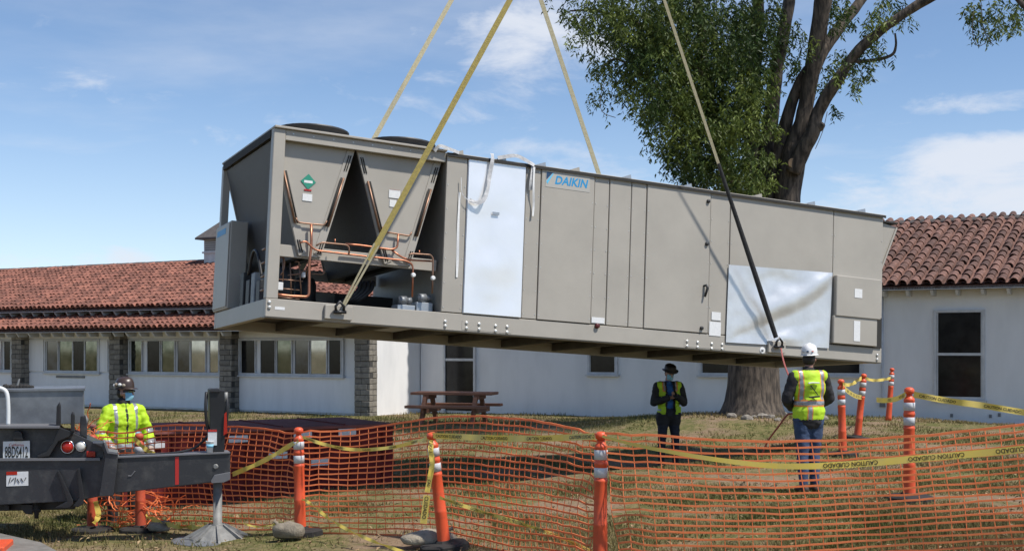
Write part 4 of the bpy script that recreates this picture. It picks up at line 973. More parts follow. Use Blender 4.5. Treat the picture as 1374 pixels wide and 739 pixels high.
# ------------------------------------------------------------------ orange safety netting
def net(name, path, label, seed=0, rows=19, cw=.105, shear=0.0, slack=.03, low=0.0, wav=.012, fold_ends=True):
    """path: (u, v_top, Y) points; hangs from the top line to the ground"""
    rng = random.Random(seed); P = smooth_path([at(u, v, Y) for u, v, Y in path], 10)
    d = [0]
    for a, b in zip(P, P[1:]): d.append(d[-1] + (b - a).length)
    n = int(d[-1] / cw); top = []; j = 0
    for i in range(n + 1):
        s = d[-1] * i / n
        while j < len(P) - 2 and d[j + 1] < s: j += 1
        f = (s - d[j]) / max(d[j + 1] - d[j], 1e-6); top.append(P[j].lerp(P[j + 1], min(f, 1)))
    root = top[0].copy(); root.z = gz(root.x, root.y)
    G = []
    for i, p in enumerate(top):
        tg = (top[min(i + 1, n)] - top[max(i - 1, 0)]).normalized(); nr = Vector((tg.y, -tg.x, 0)).normalized(); col = []
        g = gz(p.x, p.y) + .015 + low
        for r in range(rows + 1):
            q = r / rows; z = p.z + (g - p.z) * q
            b = Vector((p.x, p.y, z)) + tg * (shear * q + .02 * noise.noise(Vector((i * .2, q * 3, seed))))
            b += nr * (slack * math.sin(q * 3.1) * (1 + noise.noise(Vector((i * .15, q * 1.5, seed + 3)))) + .05 * noise.noise(Vector((i * .11, q * 2, seed + 7))))
            e = min(i, n - i)
            if fold_ends and e < 5: b += nr * (.03 * math.sin(r * .7 + i) * (1 - e / 5)) + Vector((0, 0, .012 * math.sin(i * 2.1 + r * .35) * (1 - e / 5)))
            b.z += wav * noise.noise(Vector((i * .45, r * .7, seed + 11)))
            col.append(b - root)
        G.append(col)
    m = MB()
    for r in range(rows + 1): m.tube([G[i][r] for i in range(n + 1)], .0060 if r else .0078, 4, flat=1.7)
    for i in range(n + 1): m.tube(G[i], .0042, 4)
    me = m.mesh(name); o = link(name, me, M['orange_net']); o.location = root; tag(o, label, 'net', 'orange safety nets'); return o
net('safety_net', [(812, 581, 10.05), (880, 584, 9.95), (960, 590, 9.9), (1060, 592, 9.85), (1180, 588, 9.8), (1290, 579, 9.7), (1374, 569, 9.6), (1460, 560, 9.5)], 'orange plastic safety net in front of the helmeted worker, strung off the upright corner post', 1, rows=20, shear=.12)
net('safety_net', [(404, 580, 13.0), (430, 578, 12.95), (470, 577, 12.85), (520, 570, 12.7), (570, 562, 12.5), (615, 558, 12.2), (670, 560, 11.6), (730, 566, 10.9), (780, 578, 10.4), (802, 584, 10.15)], 'orange plastic safety net passing behind the leaning post towards the corner post', 2, rows=19, slack=.05)
net('safety_net', [(134, 579, 14.5), (175, 580, 14.4), (205, 572, 14.3), (250, 570, 14.0), (300, 572, 13.7), (345, 574, 13.4), (380, 580, 13.15), (402, 581, 13.0)], 'orange plastic safety net between the outrigger jack and the maroon box', 3, rows=18, slack=.06, low=.03)
def heap(u, v, Y, w, h, label, seed):
    rng = random.Random(seed); c = at(u, v, Y); k = Y / F
    m = MB()
    for i in range(34):
        p = Vector((rng.uniform(-w, w) * k, rng.uniform(-.12, .12), rng.uniform(0, h) * k)); pts = [p]
        dr = Vector((rng.uniform(-1, 1), rng.uniform(-.6, .6), rng.uniform(-.6, .4))).normalized()
        for j in range(5):
            dr = (dr + Vector((rng.gauss(0, .4), rng.gauss(0, .3), rng.gauss(0, .35)))).normalized(); q = pts[-1] + dr * .06; q.z = max(q.z, .0); pts.append(q)
        m.tube(smooth_path(pts, 3), .0075, 4, flat=.5)
    o = m.build('net_heap', M['orange_net']); o.location = (c.x, c.y, c.z); o['kind'] = 'stuff'; tag(o, label, 'net')
heap(118, 604, 14.5, 16, 36, 'crumpled end of orange net bunched above the crane tail', 5)
heap(165, 702, 14.2, 40, 26, 'crumpled orange net lying under the outrigger beam', 6)
heap(222, 700, 14.1, 14, 34, 'ragged loose edge of orange net hanging by the outrigger beam', 7)

# ------------------------------------------------------------------ caution tape
def tape(pts, w, label, text=None, w0=None, flip=False, twist=0.0, lit=.62, start=.05, gap=.25, sides=None, mname='tape'):
    """pts: (u, v, Y)"""
    P = smooth_path([at(*p) for p in pts], 8); root = P[0].copy()
    n = len(P); side = []
    for i in range(n):
        tg = (P[min(i + 1, n - 1)] - P[max(i - 1, 0)]).normalized()
        sd_ = Vector((0, 0, 1)) - tg * tg.z
        if sd_.length < .25: sd_ = tg.cross(Vector((0, 1, 0)))
        sd_.normalize(); nn = tg.cross(sd_).normalized(); a = twist * math.sin(i * .8) if not sides else sides
        side.append((sd_ * math.cos(a) + nn * math.sin(a)).normalized())
    m = MB(); m.ribbon([p - root for p in P], [v * (1 if w0 is None else min(1, (w0 + (w - w0) * i / n * 1.6) / w)) for i, v in enumerate(side)], w)
    o = m.build('caution_tape', M[mname], None, True); o.location = root; tag(o, label, 'tape', 'yellow caution tapes')
    if text:
        d = [0]
        for a, b in zip(P, P[1:]): d.append(d[-1] + (b - a).length)
        vs, fs, tw = text_geo(text, 1, .02); h = w * lit; k = h / .72; L_ = tw * k * .95; V = []; Fc = []; s0 = start
        while s0 + L_ < d[-1]:
            n0 = len(V)
            for v in vs:
                s = s0 + v.x * k * .95; yy = v.y * k - h / 2
                if flip: s = s0 + L_ - v.x * k * .95; yy = -yy
                j = max(0, min(n - 2, next((q for q in range(n - 1) if d[q + 1] >= s), n - 2))); f = (s - d[j]) / max(d[j + 1] - d[j], 1e-6)
                p = P[j].lerp(P[j + 1], f); sd_ = side[j].lerp(side[j + 1], f).normalized(); tg = (P[j + 1] - P[j]).normalized(); nn = sd_.cross(tg); 
                if nn.y > 0: nn = -nn
                V.append(tuple(p + sd_ * yy + nn.normalized() * .003 - root))
            me = bpy.data.meshes.new('lettering'); me.from_pydata(V, [], fs); link('lettering', me, M['tape_print'], o); V = []; s0 += L_ + gap
    return o
tape([(406, 586, 12.84), (440, 597, 12.7), (480, 603, 12.5), (530, 599, 12.2), (575, 587, 11.75)], .035, 'yellow caution tape sagging from the sandbagged post to the leaning post', 'CUIDADO', lit=.5, twist=.5)
tape([(580, 584, 11.68), (650, 587, 11.2), (720, 588, 10.7), (798, 585, 10.03)], .055, 'taut yellow caution tape from the leaning post to the upright corner post', 'CAUTION CUIDADO', twist=.35, lit=.5)
tape([(808, 585, 10.02), (850, 596, 9.85), (900, 606, 9.7), (960, 616, 9.6), (1030, 624, 9.55), (1090, 625, 9.5), (1150, 622, 9.5), (1220, 616, 9.45), (1300, 609, 9.4), (1374, 602, 9.3), (1450, 592, 9.2)], .053, 'long yellow caution tape with upside-down lettering sagging across the net', 'CAUTION CUIDADO', w0=.02, flip=True, gap=.22, start=1.75)
tape([(1226, 529, 12.08), (1270, 537, 12.0), (1320, 544, 11.9), (1374, 553, 11.8), (1460, 566, 11.6)], .06, 'taut yellow caution tape running past the tall window of the hall', 'CAUTION CUIDADO', lit=.45, twist=.3)
tape([(1215, 529, 12.1), (1202, 535, 12.4), (1186, 537, 12.8), (1176, 536, 13.2)], .05, 'short loose tail of yellow tape hanging off the tape-topped post', 'CAUTION', lit=.5)
tape([(1131, 515, 17.93), (1140, 516, 18.8), (1150, 511, 20), (1156, 507, 20.75)], .055, 'yellow tape joining the post beside the helmeted worker to the tilted post', None, twist=.5)
tape([(1160, 507, 20.8), (1172, 510, 22.5), (1186, 509, 24.5), (1195, 507, 25.95)], .055, 'yellow tape joining the tilted post to the post by the downpipe', None, twist=.5)
tape([(1131, 518, 17.93), (1138, 525, 18.5), (1148, 531, 19.6), (1156, 533, 20.7)], .07, 'lower sagging printed tape between the two posts beside the helmeted worker', 'CAUTION', lit=.5, start=.02)
tape([(400, 590, 12.84), (375, 606, 13.0), (345, 622, 13.2), (312, 636, 13.4)], .05, 'yellow tape slanting down from the sandbagged post towards the outrigger beam', None, twist=.5)
tape([(405, 669, 12.83), (418, 676, 12.7), (440, 694, 12.4), (470, 712, 12.0), (505, 727, 11.6), (545, 741, 11.3)], .032, 'yellow tape trailing down from the foot of the sandbagged post to the ground', None, twist=.9)
tape([(590, 667, 11.64), (640, 684, 11.3), (700, 702, 11.0), (750, 720, 10.7), (796, 741, 10.4)], .036, 'thin twisted printed tape slanting down from the waist of the leaning post', 'CAUTION CUIDADO', lit=.6, twist=.7, gap=.1)
tape([(579, 590, 11.62), (578, 604, 11.6), (580, 620, 11.6), (577, 640, 11.6), (573, 660, 11.6)], .05, 'loop of yellow tape hanging down from the neck of the leaning post', 'CAU', lit=.5, twist=.4)
tape([(573, 664, 11.58), (571, 680, 11.58), (568, 702, 11.58)], .062, 'loose yellow tape end reading CUIDADO beside the waist of the leaning post', 'CUIDADO', lit=.55, start=.01)
tape([(180, 586, 13.85), (188, 596, 13.8), (198, 604, 13.75), (208, 610, 13.7)], .05, 'yellow tape draped from the dirty post in front of the yellow-jacketed worker', None, twist=.4)
tape([(196, 692, 13.85), (215, 700, 13.7), (240, 706, 13.6), (275, 707, 13.5)], .06, 'yellow tape lying on the ground below the outrigger beam', None, twist=1.2)
tape([(128, 672, 14.0), (132, 690, 14.0), (126, 702, 13.95)], .06, 'yellow tape wrapped on the dirty post under the crane tail', None, twist=.5)
tape([(320, 700, 13.2), (345, 706, 13.1), (368, 703, 13.0), (380, 700, 12.95)], .025, 'pale cord of tape lying between the jack pad and the sandbag', None, twist=1.2)

# ------------------------------------------------------------------ sandbags
def sandbag(u, v, Y, r, m, label, rz=0, seed=1):
    p = at(u, v, Y); z = gz(p.x, p.y); mb = MB(); mb.ellipsoid((0, 0, 0), r, 26, 16)
    for i, q in enumerate(mb.v):
        w = Vector(q); s = 1 + .22 * noise.noise(w * 8 + Vector((seed, 0, 0))) + .10 * abs(noise.noise(w * 19 + Vector((0, seed, 0)))) - .05 * abs(math.sin(w.x * 42 + 3 * noise.noise(w * 9))); w *= s; w.z = max(w.z, -r[2] * .55); w.z *= .78; w.x *= 1.08; mb.v[i] = tuple(w)
    t = empty('sandbag', (p.x, p.y, z), rz, label, 'sandbag', 'sandbags')
    o = mb.build('bag', M[m], t, True); o.location = (0, 0, r[2] * .5 + .03)
    n = MB(); n.tube(smooth_path([(r[0] * .55, 0, r[2] * .9), (r[0] * .75, -.02, r[2] * 1.35), (r[0] * .95, -.03, r[2] * 1.55)], 3), [.03] * 6 + [.055], 8, flat=.5); n.build('tied_neck', M[m], t, True)
sandbag(388, 712, 12.55, (.155, .13, .13), 'sandbag', 'plump grey sandbag lying against the foot of a delineator post', R(200), 1)
sandbag(575, 735, 11.9, (.24, .13, .11), 'sandbag_pale', 'pale sandbag slumped at the foot of the leaning post', R(20), 2)
sandbag(214, 700, 13.75, (.13, .10, .085), 'sandbag_pale', 'small pale sandbag below the outrigger beam', R(-25), 3)

# ------------------------------------------------------------------ maroon box
def maroon_box():
    A = Vector((-4.9, 16.0, -.32)); B = Vector((-1.66, 17.9, -.32)); yaw = math.atan2(B.y - A.y, B.x - A.x); L = (B - A).length; H = 1.02; Wd = 1.9
    t = empty('steel_container', A, yaw, 'low dark maroon steel container with white reflectors behind the orange net', 'container')
    P = lambda nm, a, b, m, ch=.01: MB().box(a, b, ch).build(nm, M[m], t)
    P('body', (0, .04, .08), (L, Wd, H - .03), 'maroon'); P('lid', (-.03, .0, H - .03), (L + .03, Wd + .03, H + .015), 'maroon_top'); P('skirt', (.02, .02, .0), (L - .02, Wd - .02, .08), 'truck_black')
    for i in range(8): P('rib', (.12 + i * (L - .3) / 7, .0, .1), (.18 + i * (L - .3) / 7, .039, H - .06), 'maroon')
    P('rub_rail', (0, -.015, .45), (L, .0385, .51), 'maroon')
    for s, z in ((.25, .82), (1.35, .86), (2.25, .88), (2.9, .9), (2.5, .5), (1.9, .62)): P('reflector', (s, -.021, z), (s + .26, -.0155, z + .09), 'reflect_white', 0)
    for i in range(4): P('lid_seam', (.3 + i * .9, .05, H + .0155), (.33 + i * .9, Wd - .05, H + .03), 'maroon', 0)
maroon_box()

# ------------------------------------------------------------------ crane tail with outrigger
def crane():
    YB = 13.15; o0 = at(40, 720, YB); o0.z = gz(o0.x, o0.y)
    t = empty('mobile_crane', o0, 0, 'dark grey rear end of a mobile crane with extended outrigger beam', 'crane')
    lp = lambda u, v, Y: at(u, v, Y) - o0
    def slab(nm, px, Y, th, m, par=None, bev=.008):
        mb = MB(); mb.prism([lp(u, v, Y) for u, v in px], (-.33 * th, th, 0)); me = mb.mesh(nm)
        if bev:
            bm = bmesh.new(); bm.from_mesh(me); bmesh.ops.bevel(bm, geom=bm.edges[:], offset=bev, segments=2, affect='EDGES', profile=.6); bm.to_mesh(me); bm.free()
        return link(nm, me, M[m], par or t)
    slab('lower_crossmember', [(-140, 617), (137, 615), (142, 600), (142, 664), (100, 672), (0, 677), (-140, 680)], YB, .5, 'truck')
    slab('tail_plate', [(-140, 573), (78, 573), (84, 579), (97, 580), (138, 598), (140, 614), (-140, 616.4)], YB + .06, .7, 'truck')
    slab('deck_edge', [(-140, 571), (80, 571), (80, 574.5), (-140, 574.5)], YB - .05, .9, 'truck_edge', bev=.004)
    slab('seam_edge', [(-140, 615), (134, 614), (134, 617.5), (-140, 618.5)], YB - .03, .028, 'truck_edge', bev=0)
    slab('outrigger_collar', [(124, 594), (139, 594), (144, 606), (158, 608), (158.5, 613), (152, 665), (133, 666), (141, 612), (137, 600)], YB - .12, .36, 'truck')
    slab('collar_edge', [(139, 593), (141.5, 593.5), (146, 605), (158, 607), (158.5, 609.5), (144, 607.5)], YB - .135, .39, 'truck_edge', bev=0)
    bm_ = slab('outrigger_beam', [(151, 613), (309, 607), (309, 639), (292, 646), (150, 662)], YB - .06, .26, 'truck')
    slab('beam_cap', [(158, 612.5), (309, 606.3), (309, 608), (158, 614.3)], YB - .075, .29, 'truck_edge', bm_, 0)
    slab('red_stripe', [(235, 612.5), (240, 612.3), (240, 649.5), (235, 650)], YB - .064, .002, 'red_paint', bm_, 0)
    slab('foot_bracket', [(283, 645), (288, 637), (309, 633), (309, 643), (300, 647), (284, 648)], YB - .085, .3, 'truck_edge', bm_, .004)
    mb = MB(); c = lp(289.5, 625.5, YB - .06); mb.lathe([(.02, -.012), (.028, 0), (.028, .01)], c, 10, 'y'); mb.build('pin', M['alu'], bm_)
    mb = MB(); c = lp(176, 638, YB - .063); mb.tube([c + Vector((-.03, 0, .0)), c, c + Vector((.04, 0, .05))], .007, 5); mb.build('weld_mark', M['truck_edge'], bm_)
    jk = slab('jack_housing', [(281, 522), (302, 524), (303, 560), (301, 606), (282, 607)], YB + .0, .22, 'truck_black')
    slab('jack_cap', [(282, 521), (295, 521), (295, 526), (282, 526)], YB - .02, .2, 'truck', jk)
    slab('jack_plate', [(279, 576), (291, 576), (291, 597), (279, 597)], YB - .008, .004, 'paper', jk, 0); slab('jack_warning', [(279, 576), (291, 576), (291, 579), (279, 579)], YB - .011, .002, 'red_paint', jk, 0)
    slab('jack_flag', [(301, 555), (304, 552), (305, 580), (300, 584)], YB - .02, .01, 'lens_red', jk, 0)
    for x in (277, 304):
        mb = MB(); mb.tube(smooth_path([lp(x, 526, YB + .05), lp(x - 1 if x < 290 else x + 1, 545, YB), lp(x, 565, YB + .02), lp(x + (3 if x < 290 else -2), 578, YB + .05)], 5), .017, 8); mb.build('hydraulic_hose', M['truck_black'], jk, True)
    mb = MB(); mb.tube([lp(303, 526, YB + .02), lp(303, 538, YB + .02)], .022, 8); mb.build('fitting', M['alu'], jk, True)
    rod = MB(); a, b = lp(292, 645, YB + .07), lp(292, 706, YB + .07); rod.lathe([(.058, b.z), (.058, b.z + .03), (.046, b.z + .03), (.046, a.z)], (a.x, a.y, 0), 20); rd = rod.build('jack_rod', M['alu'], t, True)
    c = lp(291, 723, YB + .07); z0 = c.z - .02
    fl = MB(); fl.lathe([(.46, z0), (.46, z0 + .02), (.43, z0 + .028), (.2, z0 + .03)], (c.x + .0, c.y, 0), 32); pad = fl.build('jack_pad', M['steel_grey'], t)
    fl = MB(); fl.lathe([(.29, z0 + .028), (.28, z0 + .045), (.11, z0 + .15), (.085, z0 + .17)], (c.x, c.y, 0), 16); fl.build('pad_cone', M['alu'], pad)
    for i in range(8):
        a = i * math.pi / 4 + .3; e = Vector((math.cos(a), math.sin(a), 0)); pr = Vector((-e.y, e.x, 0)) * .012; cc = Vector((c.x, c.y, 0))
        mb = MB(); mb.prism([cc + e * .09 + Vector((0, 0, z0 + .185)) - pr, cc + e * .34 + Vector((0, 0, z0 + .05)) - pr, cc + e * .36 + Vector((0, 0, z0 + .028)) - pr, cc + e * .09 + Vector((0, 0, z0 + .12)) - pr], pr * 2); mb.build('pad_rib', M['alu'], pad)
    # tail details
    def lamp(u, v, r, m, ring=True):
        k = YB / F; c = lp(u, v, YB + .055); mb = MB(); mb.lathe([(r * k * .5, -.045), (r * k * .9, -.035), (r * k, 0)], c, 20, 'y'); l = mb.build('tail_lamp', M[m], t, True)
        if ring: mb = MB(); mb.tube([c + Vector((math.cos(a * .3307) * r * k * 1.06, -.012, math.sin(a * .3307) * r * k * 1.06)) for a in range(20)], .009, 6, False); mb.build('lamp_ring', M['chrome'], l, True)
        mb = MB(); mb.lathe([(r * k * 1.35, -.004), (r * k * 1.35, .006)], c, 20, 'y'); mb.build('lamp_grommet', M['truck_black'], l)
    lamp(91, 599, 8, 'lens_red'); lamp(109, 598.5, 6, 'lens_white')
    slab('marker_lamp', [(116, 605), (128, 605), (128, 613), (116, 613)], YB + .035, .03, 'lens_red')
    pl = slab('licence_plate', [(4, 592), (40, 591), (40, 617), (4, 618)], YB + .03, .01, 'plate_white', None, 0); 
    q = lp(6.5, 613, YB + .027); lettering('plate_number', '8BDS412', M['tape_print'], pl, q, (1, 0, 0), (0, 0, 1), 31 * YB / F, bold=.012, height=.115)
    q = lp(12, 598.2, YB + .027); lettering('plate_state', 'California', M['lens_red'], pl, q, (1, 0, 0), (0, 0, 1), 20 * YB / F, bold=.0, shear=.2)
    slab('plate_lamp', [(17, 590), (18, 579), (24, 577), (29, 580), (31, 590)], YB - .02, .09, 'truck_black')
    w = slab('warning_label', [(8.5, 633), (38, 632), (38, 651), (8.5, 652)], YB - .004, .003, 'paper', None, 0); slab('label_header', [(8.5, 632.5), (23, 632), (23, 636.5), (8.5, 637)], YB - .007, .002, 'lens_red', w, 0)
    for i, (a, b) in enumerate((((12, 648), (14, 640)), ((15, 645), (19, 641)), ((20, 648), (21, 640)), ((23, 642), (26, 647)), ((28, 641), (31, 646)), ((33, 644), (35, 640)))):
        mb = MB(); mb.tube([lp(*a, YB - .008), lp(*b, YB - .008)], .004, 4); mb.build('pictogram', M['tape_print'], w)
    slab('fin', [(75, 573), (76, 545), (79, 540), (81, 545), (81, 573)], YB - .03, .25, 'truck_black'); slab('fin', [(95, 579), (95, 556), (97, 553), (100, 556), (100, 579)], YB - .03, .25, 'truck_black')
    slab('gusset', [(78, 573), (98, 579), (92, 586), (78, 592), (66, 612), (50, 614), (50, 611), (62, 606), (72, 592)], YB - .02, .075, 'truck_black')
    slab('tie_down_rib', [(76, 632), (79, 631), (98, 671), (98, 676), (92, 682), (74, 681), (90, 672)], YB - .06, .055, 'truck_black'); slab('tie_down_rib', [(103, 629), (107, 628), (113, 666), (112, 676), (105, 680), (98, 679), (106, 668)], YB - .06, .055, 'truck_black')
    slab('underframe', [(-140, 676), (105, 672), (100, 683), (-140, 688)], YB + .2, .4, 'truck_black')
    mb = MB(); mb.tube([lp(49, 674, YB + .1), lp(49, 695, YB + .1)], [.035, .02], 8); mb.tube([lp(44, 684, YB + .1), lp(54, 684, YB + .1)], .025, 8); mb.build('pintle', M['rubber'], t, True)
    slab('axle_bracket', [(28, 676), (44, 676), (44, 690), (34, 689), (28, 682)], YB + .12, .1, 'truck_black'); slab('axle_bracket', [(6, 677), (12, 677), (12, 685), (6, 685)], YB + .12, .1, 'truck_black')
    tb = slab('steel_locker', [(-140, 526), (112, 523), (113, 568), (-140, 573)], YB + .35, .8, 'steel_grey', None, .006)
    slab('locker_rim', [(-140, 523.5), (114, 520.5), (114, 524), (-140, 527)], YB + .33, .84, 'steel_grey', tb, .003)
    mb = MB(); mb.tube(smooth_path([lp(-8, 520, YB + .2), lp(2, 521, YB + .2), (lp(9, 527, YB + .2)), lp(11, 545, YB + .2), lp(11, 570, YB + .2)], 6), .022, 10); mb.build('white_hose', M['plate_white'], t, True)
    for i in range(9):
        u = 8 + i * 4.2 + random.uniform(-1, 1); mb = MB(); c = lp(u, 519, YB + .6); mb.ellipsoid((c.x, c.y, c.z), (.035, .04, random.uniform(.02, .035)), 8, 6); mb.build('loose_fitting', M['rubber'], t, True)
    mb = MB(); mb.tube([lp(23, 519, YB + .6), lp(26, 508, YB + .6)], [.015, .008], 6); mb.build('loose_fitting', M['alu'], t)
    slab('post_stub', [(107, 570), (108, 558), (115, 557), (117, 570), (117, 588), (107, 583)], YB + .1, .1, 'truck'); 
    mb = MB(); mb.tube([lp(114, 569, YB + .15), lp(114, 562, YB + .15), lp(113, 557, YB + .15)], [.03, .035, .02], 8); mb.build('grey_knob', M['alu'], t, True)
    mb = MB(); mb.tube(smooth_path([lp(278, 585, YB + .02), lp(262, 600, YB + .1), lp(235, 607, YB + .06), (lp(200, 609.5, YB + .05)), lp(160, 611, YB + .05)], 6), .013, 8); mb.build('hydraulic_hose', M['truck_black'], t, True)
    # paper cup on the beam
    c = at(281.5, 607, YB - .02); c.z += .004
    cup = empty('paper_cup', c, 0, 'white disposable cup standing on the outrigger beam', 'cup')
    MB().lathe([(.030, 0), (.040, .112), (.042, .115), (.040, .119), (.036, .115), (.028, .006)], n=18).build('cup', M['plate_white'], cup, True)
    MB().lathe([(.0362, .05), (.0392, .085), (.0385, .085), (.0355, .05)], n=18).build('print_band', M['mask_blue'], cup, True)
crane()
# ------------------------------------------------------------------ people
def organic(name, shapes, mats_, parent, voxel=.012, sm=4, pick=None, cut=None, fold=0.0, seed=0):
    """overlapping tapered limbs and lobes fused into one continuous skin"""
    mb = MB()
    for s in shapes:
        if s[0] == 'c':
            _, p0, r0, p1, r1 = s; p0, p1 = Vector(p0), Vector(p1); d = p1 - p0; n = 7
            mb.tube([p0 + d * i / n for i in range(n + 1)], [r0 + (r1 - r0) * i / n for i in range(n + 1)], 14)
            mb.ellipsoid(p0, (r0 * .99,) * 3, 14, 8); mb.ellipsoid(p1, (r1 * .99,) * 3, 14, 8)
        else: mb.ellipsoid(s[1], s[2], 20, 14, s[3] if len(s) > 3 else None)
    me = mb.mesh(name); o = bpy.data.objects.new(name, me); C.objects.link(o)
    md = o.modifiers.new('r', 'REMESH'); md.mode = 'VOXEL'; md.voxel_size = voxel
    ms = o.modifiers.new('s', 'SMOOTH'); ms.factor = .5; ms.iterations = sm
    dg = bpy.context.evaluated_depsgraph_get(); me2 = bpy.data.meshes.new_from_object(o.evaluated_get(dg)); bpy.data.objects.remove(o)
    me2.name = name
    if fold:
        nn = [v.normal.copy() for v in me2.vertices]
        for v, q in zip(me2.vertices, nn):
            c = v.co; v.co = c + q * fold * (noise.noise(Vector((c.x * 9 + seed, c.y * 9, c.z * 16))) + .5 * noise.noise(Vector((c.x * 22, c.y * 22, c.z * 30 + seed))))
    if cut:
        bm = bmesh.new(); bm.from_mesh(me2); bmesh.ops.delete(bm, geom=[f for f in bm.faces if cut(f.calc_center_median())], context='FACES'); bm.to_mesh(me2); bm.free()
    ob = link(name, me2, mats_, parent, True)
    if pick:
        for p in me2.polygons: p.material_index = pick(p.center)
    return ob
def hand(wrist, dirv, palm_n, curl=.6, s=1.0, thumb_side=1):
    """palm, four unequal bent fingers and a thumb as tapered chains"""
    w = Vector(wrist); d = Vector(dirv).normalized(); n = Vector(palm_n); n = (n - d * n.dot(d)).normalized(); a = d.cross(n) * thumb_side
    out = [('c', w, .026 * s, w + d * .05 * s, .03 * s), ('c', w + d * .04 * s - a * .02 * s, .018 * s, w + d * .08 * s - a * .026 * s, .015 * s), ('c', w + d * .04 * s + a * .02 * s, .018 * s, w + d * .085 * s + a * .026 * s, .015 * s)]
    for i, L in enumerate((.062, .075, .07, .052)):
        o = (1.5 - i) * .0195 * s; b = w + d * .088 * s + a * o
        k1 = (d * math.cos(curl * .6) + n * math.sin(curl * .6)); k2 = (d * math.cos(curl * 1.7) + n * math.sin(curl * 1.7)); m1 = b + k1 * L * .55 * s; m2 = m1 + k2 * L * .5 * s
        out += [('c', b, .0095 * s, m1, .0088 * s), ('c', m1, .0088 * s, m2, .0078 * s)]
    tb = w + d * .025 * s + a * .03 * s; t1 = tb + (d * .5 + a * .7 + n * .35).normalized() * .035 * s; t2 = t1 + (d * .85 + a * .2 + n * .45).normalized() * .03 * s
    out += [('c', tb, .012 * s, t1, .0105 * s), ('c', t1, .0105 * s, t2, .009 * s)]
    return out
def grow(shapes, g): return [(s[0], s[1], s[2] + g, s[3], s[4] + g) if s[0] == 'c' else ('e', s[1], tuple(r + g for r in s[2])) + tuple(s[3:]) for s in shapes]
def person(u, Y, rz, label, H, arms, look=0.0, nod=0.0, zoff=0.0, stance=.1, step=0.0, build=1.0):
    x = (u - CX) / F * Y; t = empty('person', (x, Y, gz(x, Y) + zoff), rz, label, 'person'); t.scale = (H / 1.75,) * 3
    legs = []
    feet = []
    for s in (-1, 1):
        fy = step * s; kn = Vector((s * (stance + .0), fy * .5 - .015, .5)); an = Vector((s * stance * 1.05, fy + .02, .1))
        legs += [('c', (s * .088, 0, .90), .098 * build, kn, .063), ('c', kn, .06, kn.lerp(an, .35), .06), ('c', kn.lerp(an, .35), .06, an, .042)]
        feet += [('c', an, .05, (an.x, an.y - .0, .06), .05), ('c', (an.x, an.y + .035, .048), .047, (an.x + s * .012, an.y - .15, .04), .042)]
    torso = [('e', (0, 0, .95), (.165 * build, .115 * build, .13)), ('e', (0, .005, 1.10), (.155 * build, .108 * build, .16)), ('e', (0, 0, 1.29), (.18, .115, .17)), ('c', (-.15, .005, 1.415), .062, (.15, .005, 1.415), .062), ('e', (0, .02, 1.40), (.13, .08, .09))]
    al = []; hands = []
    for s, (el, wr, hd, pn, curl) in zip((-1, 1), arms):
        sh = Vector((s * .19, .005, 1.41)); el, wr = Vector(el), Vector(wr)
        al += [('c', sh, .058, el, .045), ('c', el, .045, el.lerp(wr, .35), .044), ('c', el.lerp(wr, .35), .044, wr, .031)]
        hands += hand(wr, hd, pn, curl, 1.0, s)
    Rh = Matrix.Rotation(look, 3, 'Z') @ Matrix.Rotation(nod, 3, 'X'); hc = Vector((0, -.02, 1.635)); piv = Vector((0, .01, 1.54))
    hp = lambda a, b, c: piv + Rh @ (Vector((a, b, c)) + hc - piv)
    head = [('c', (0, .012, 1.44), .06, piv, .053), ('e', hp(0, .005, .02), (.074, .092, .09), Rh), ('e', hp(0, -.02, -.045), (.056, .066, .062), Rh), ('c', hp(0, -.085, .015), .012, hp(0, -.105, -.022), .015), ('e', hp(-.074, .008, -.01), (.012, .02, .032), Rh), ('e', hp(.074, .008, -.01), (.012, .02, .032), Rh), ('c', hp(-.035, -.078, .035), .012, hp(.035, -.078, .035), .012), ('e', hp(0, -.078, -.075), (.022, .018, .018), Rh)]
    return t, legs, feet, torso, al, hands, head, hp, Rh
def eyes_and_mask(t, hp, Rh, skin, mask=True, glasses=False):
    for s in (-1, 1):
        m = MB(); m.ellipsoid(hp(s * .031, -.080, .008), (.012, .008, .007), 10, 6, Rh); m.build('eye', M['hair_dark'], t, True)
    if mask:
        m = MB(); nx, nz = 12, 8
        for j in range(nz + 1):
            for i in range(nx + 1):
                a = (i / nx - .5) * 2.3; z = .012 - j / nz * .105; b = math.sin(j / nz * math.pi)
                m.v.append(tuple(hp(math.sin(a) * (.071 - .010 * (j / nz)), -math.cos(a) * (.088 + .024 * b * math.cos(a)) + .004, z)))
        for j in range(nz):
            for i in range(nx): m.f.append((j * (nx + 1) + i, j * (nx + 1) + i + 1, (j + 1) * (nx + 1) + i + 1, (j + 1) * (nx + 1) + i)); m.mi.append(0)
        m.build('face_mask', M['mask_blue'], t, True)
        for s in (-1, 1):
            m = MB(); m.tube([hp(s * .062, -.04, .0), hp(s * .083, .01, -.005)], .003, 4); m.build('mask_loop', M['plate_white'], t)
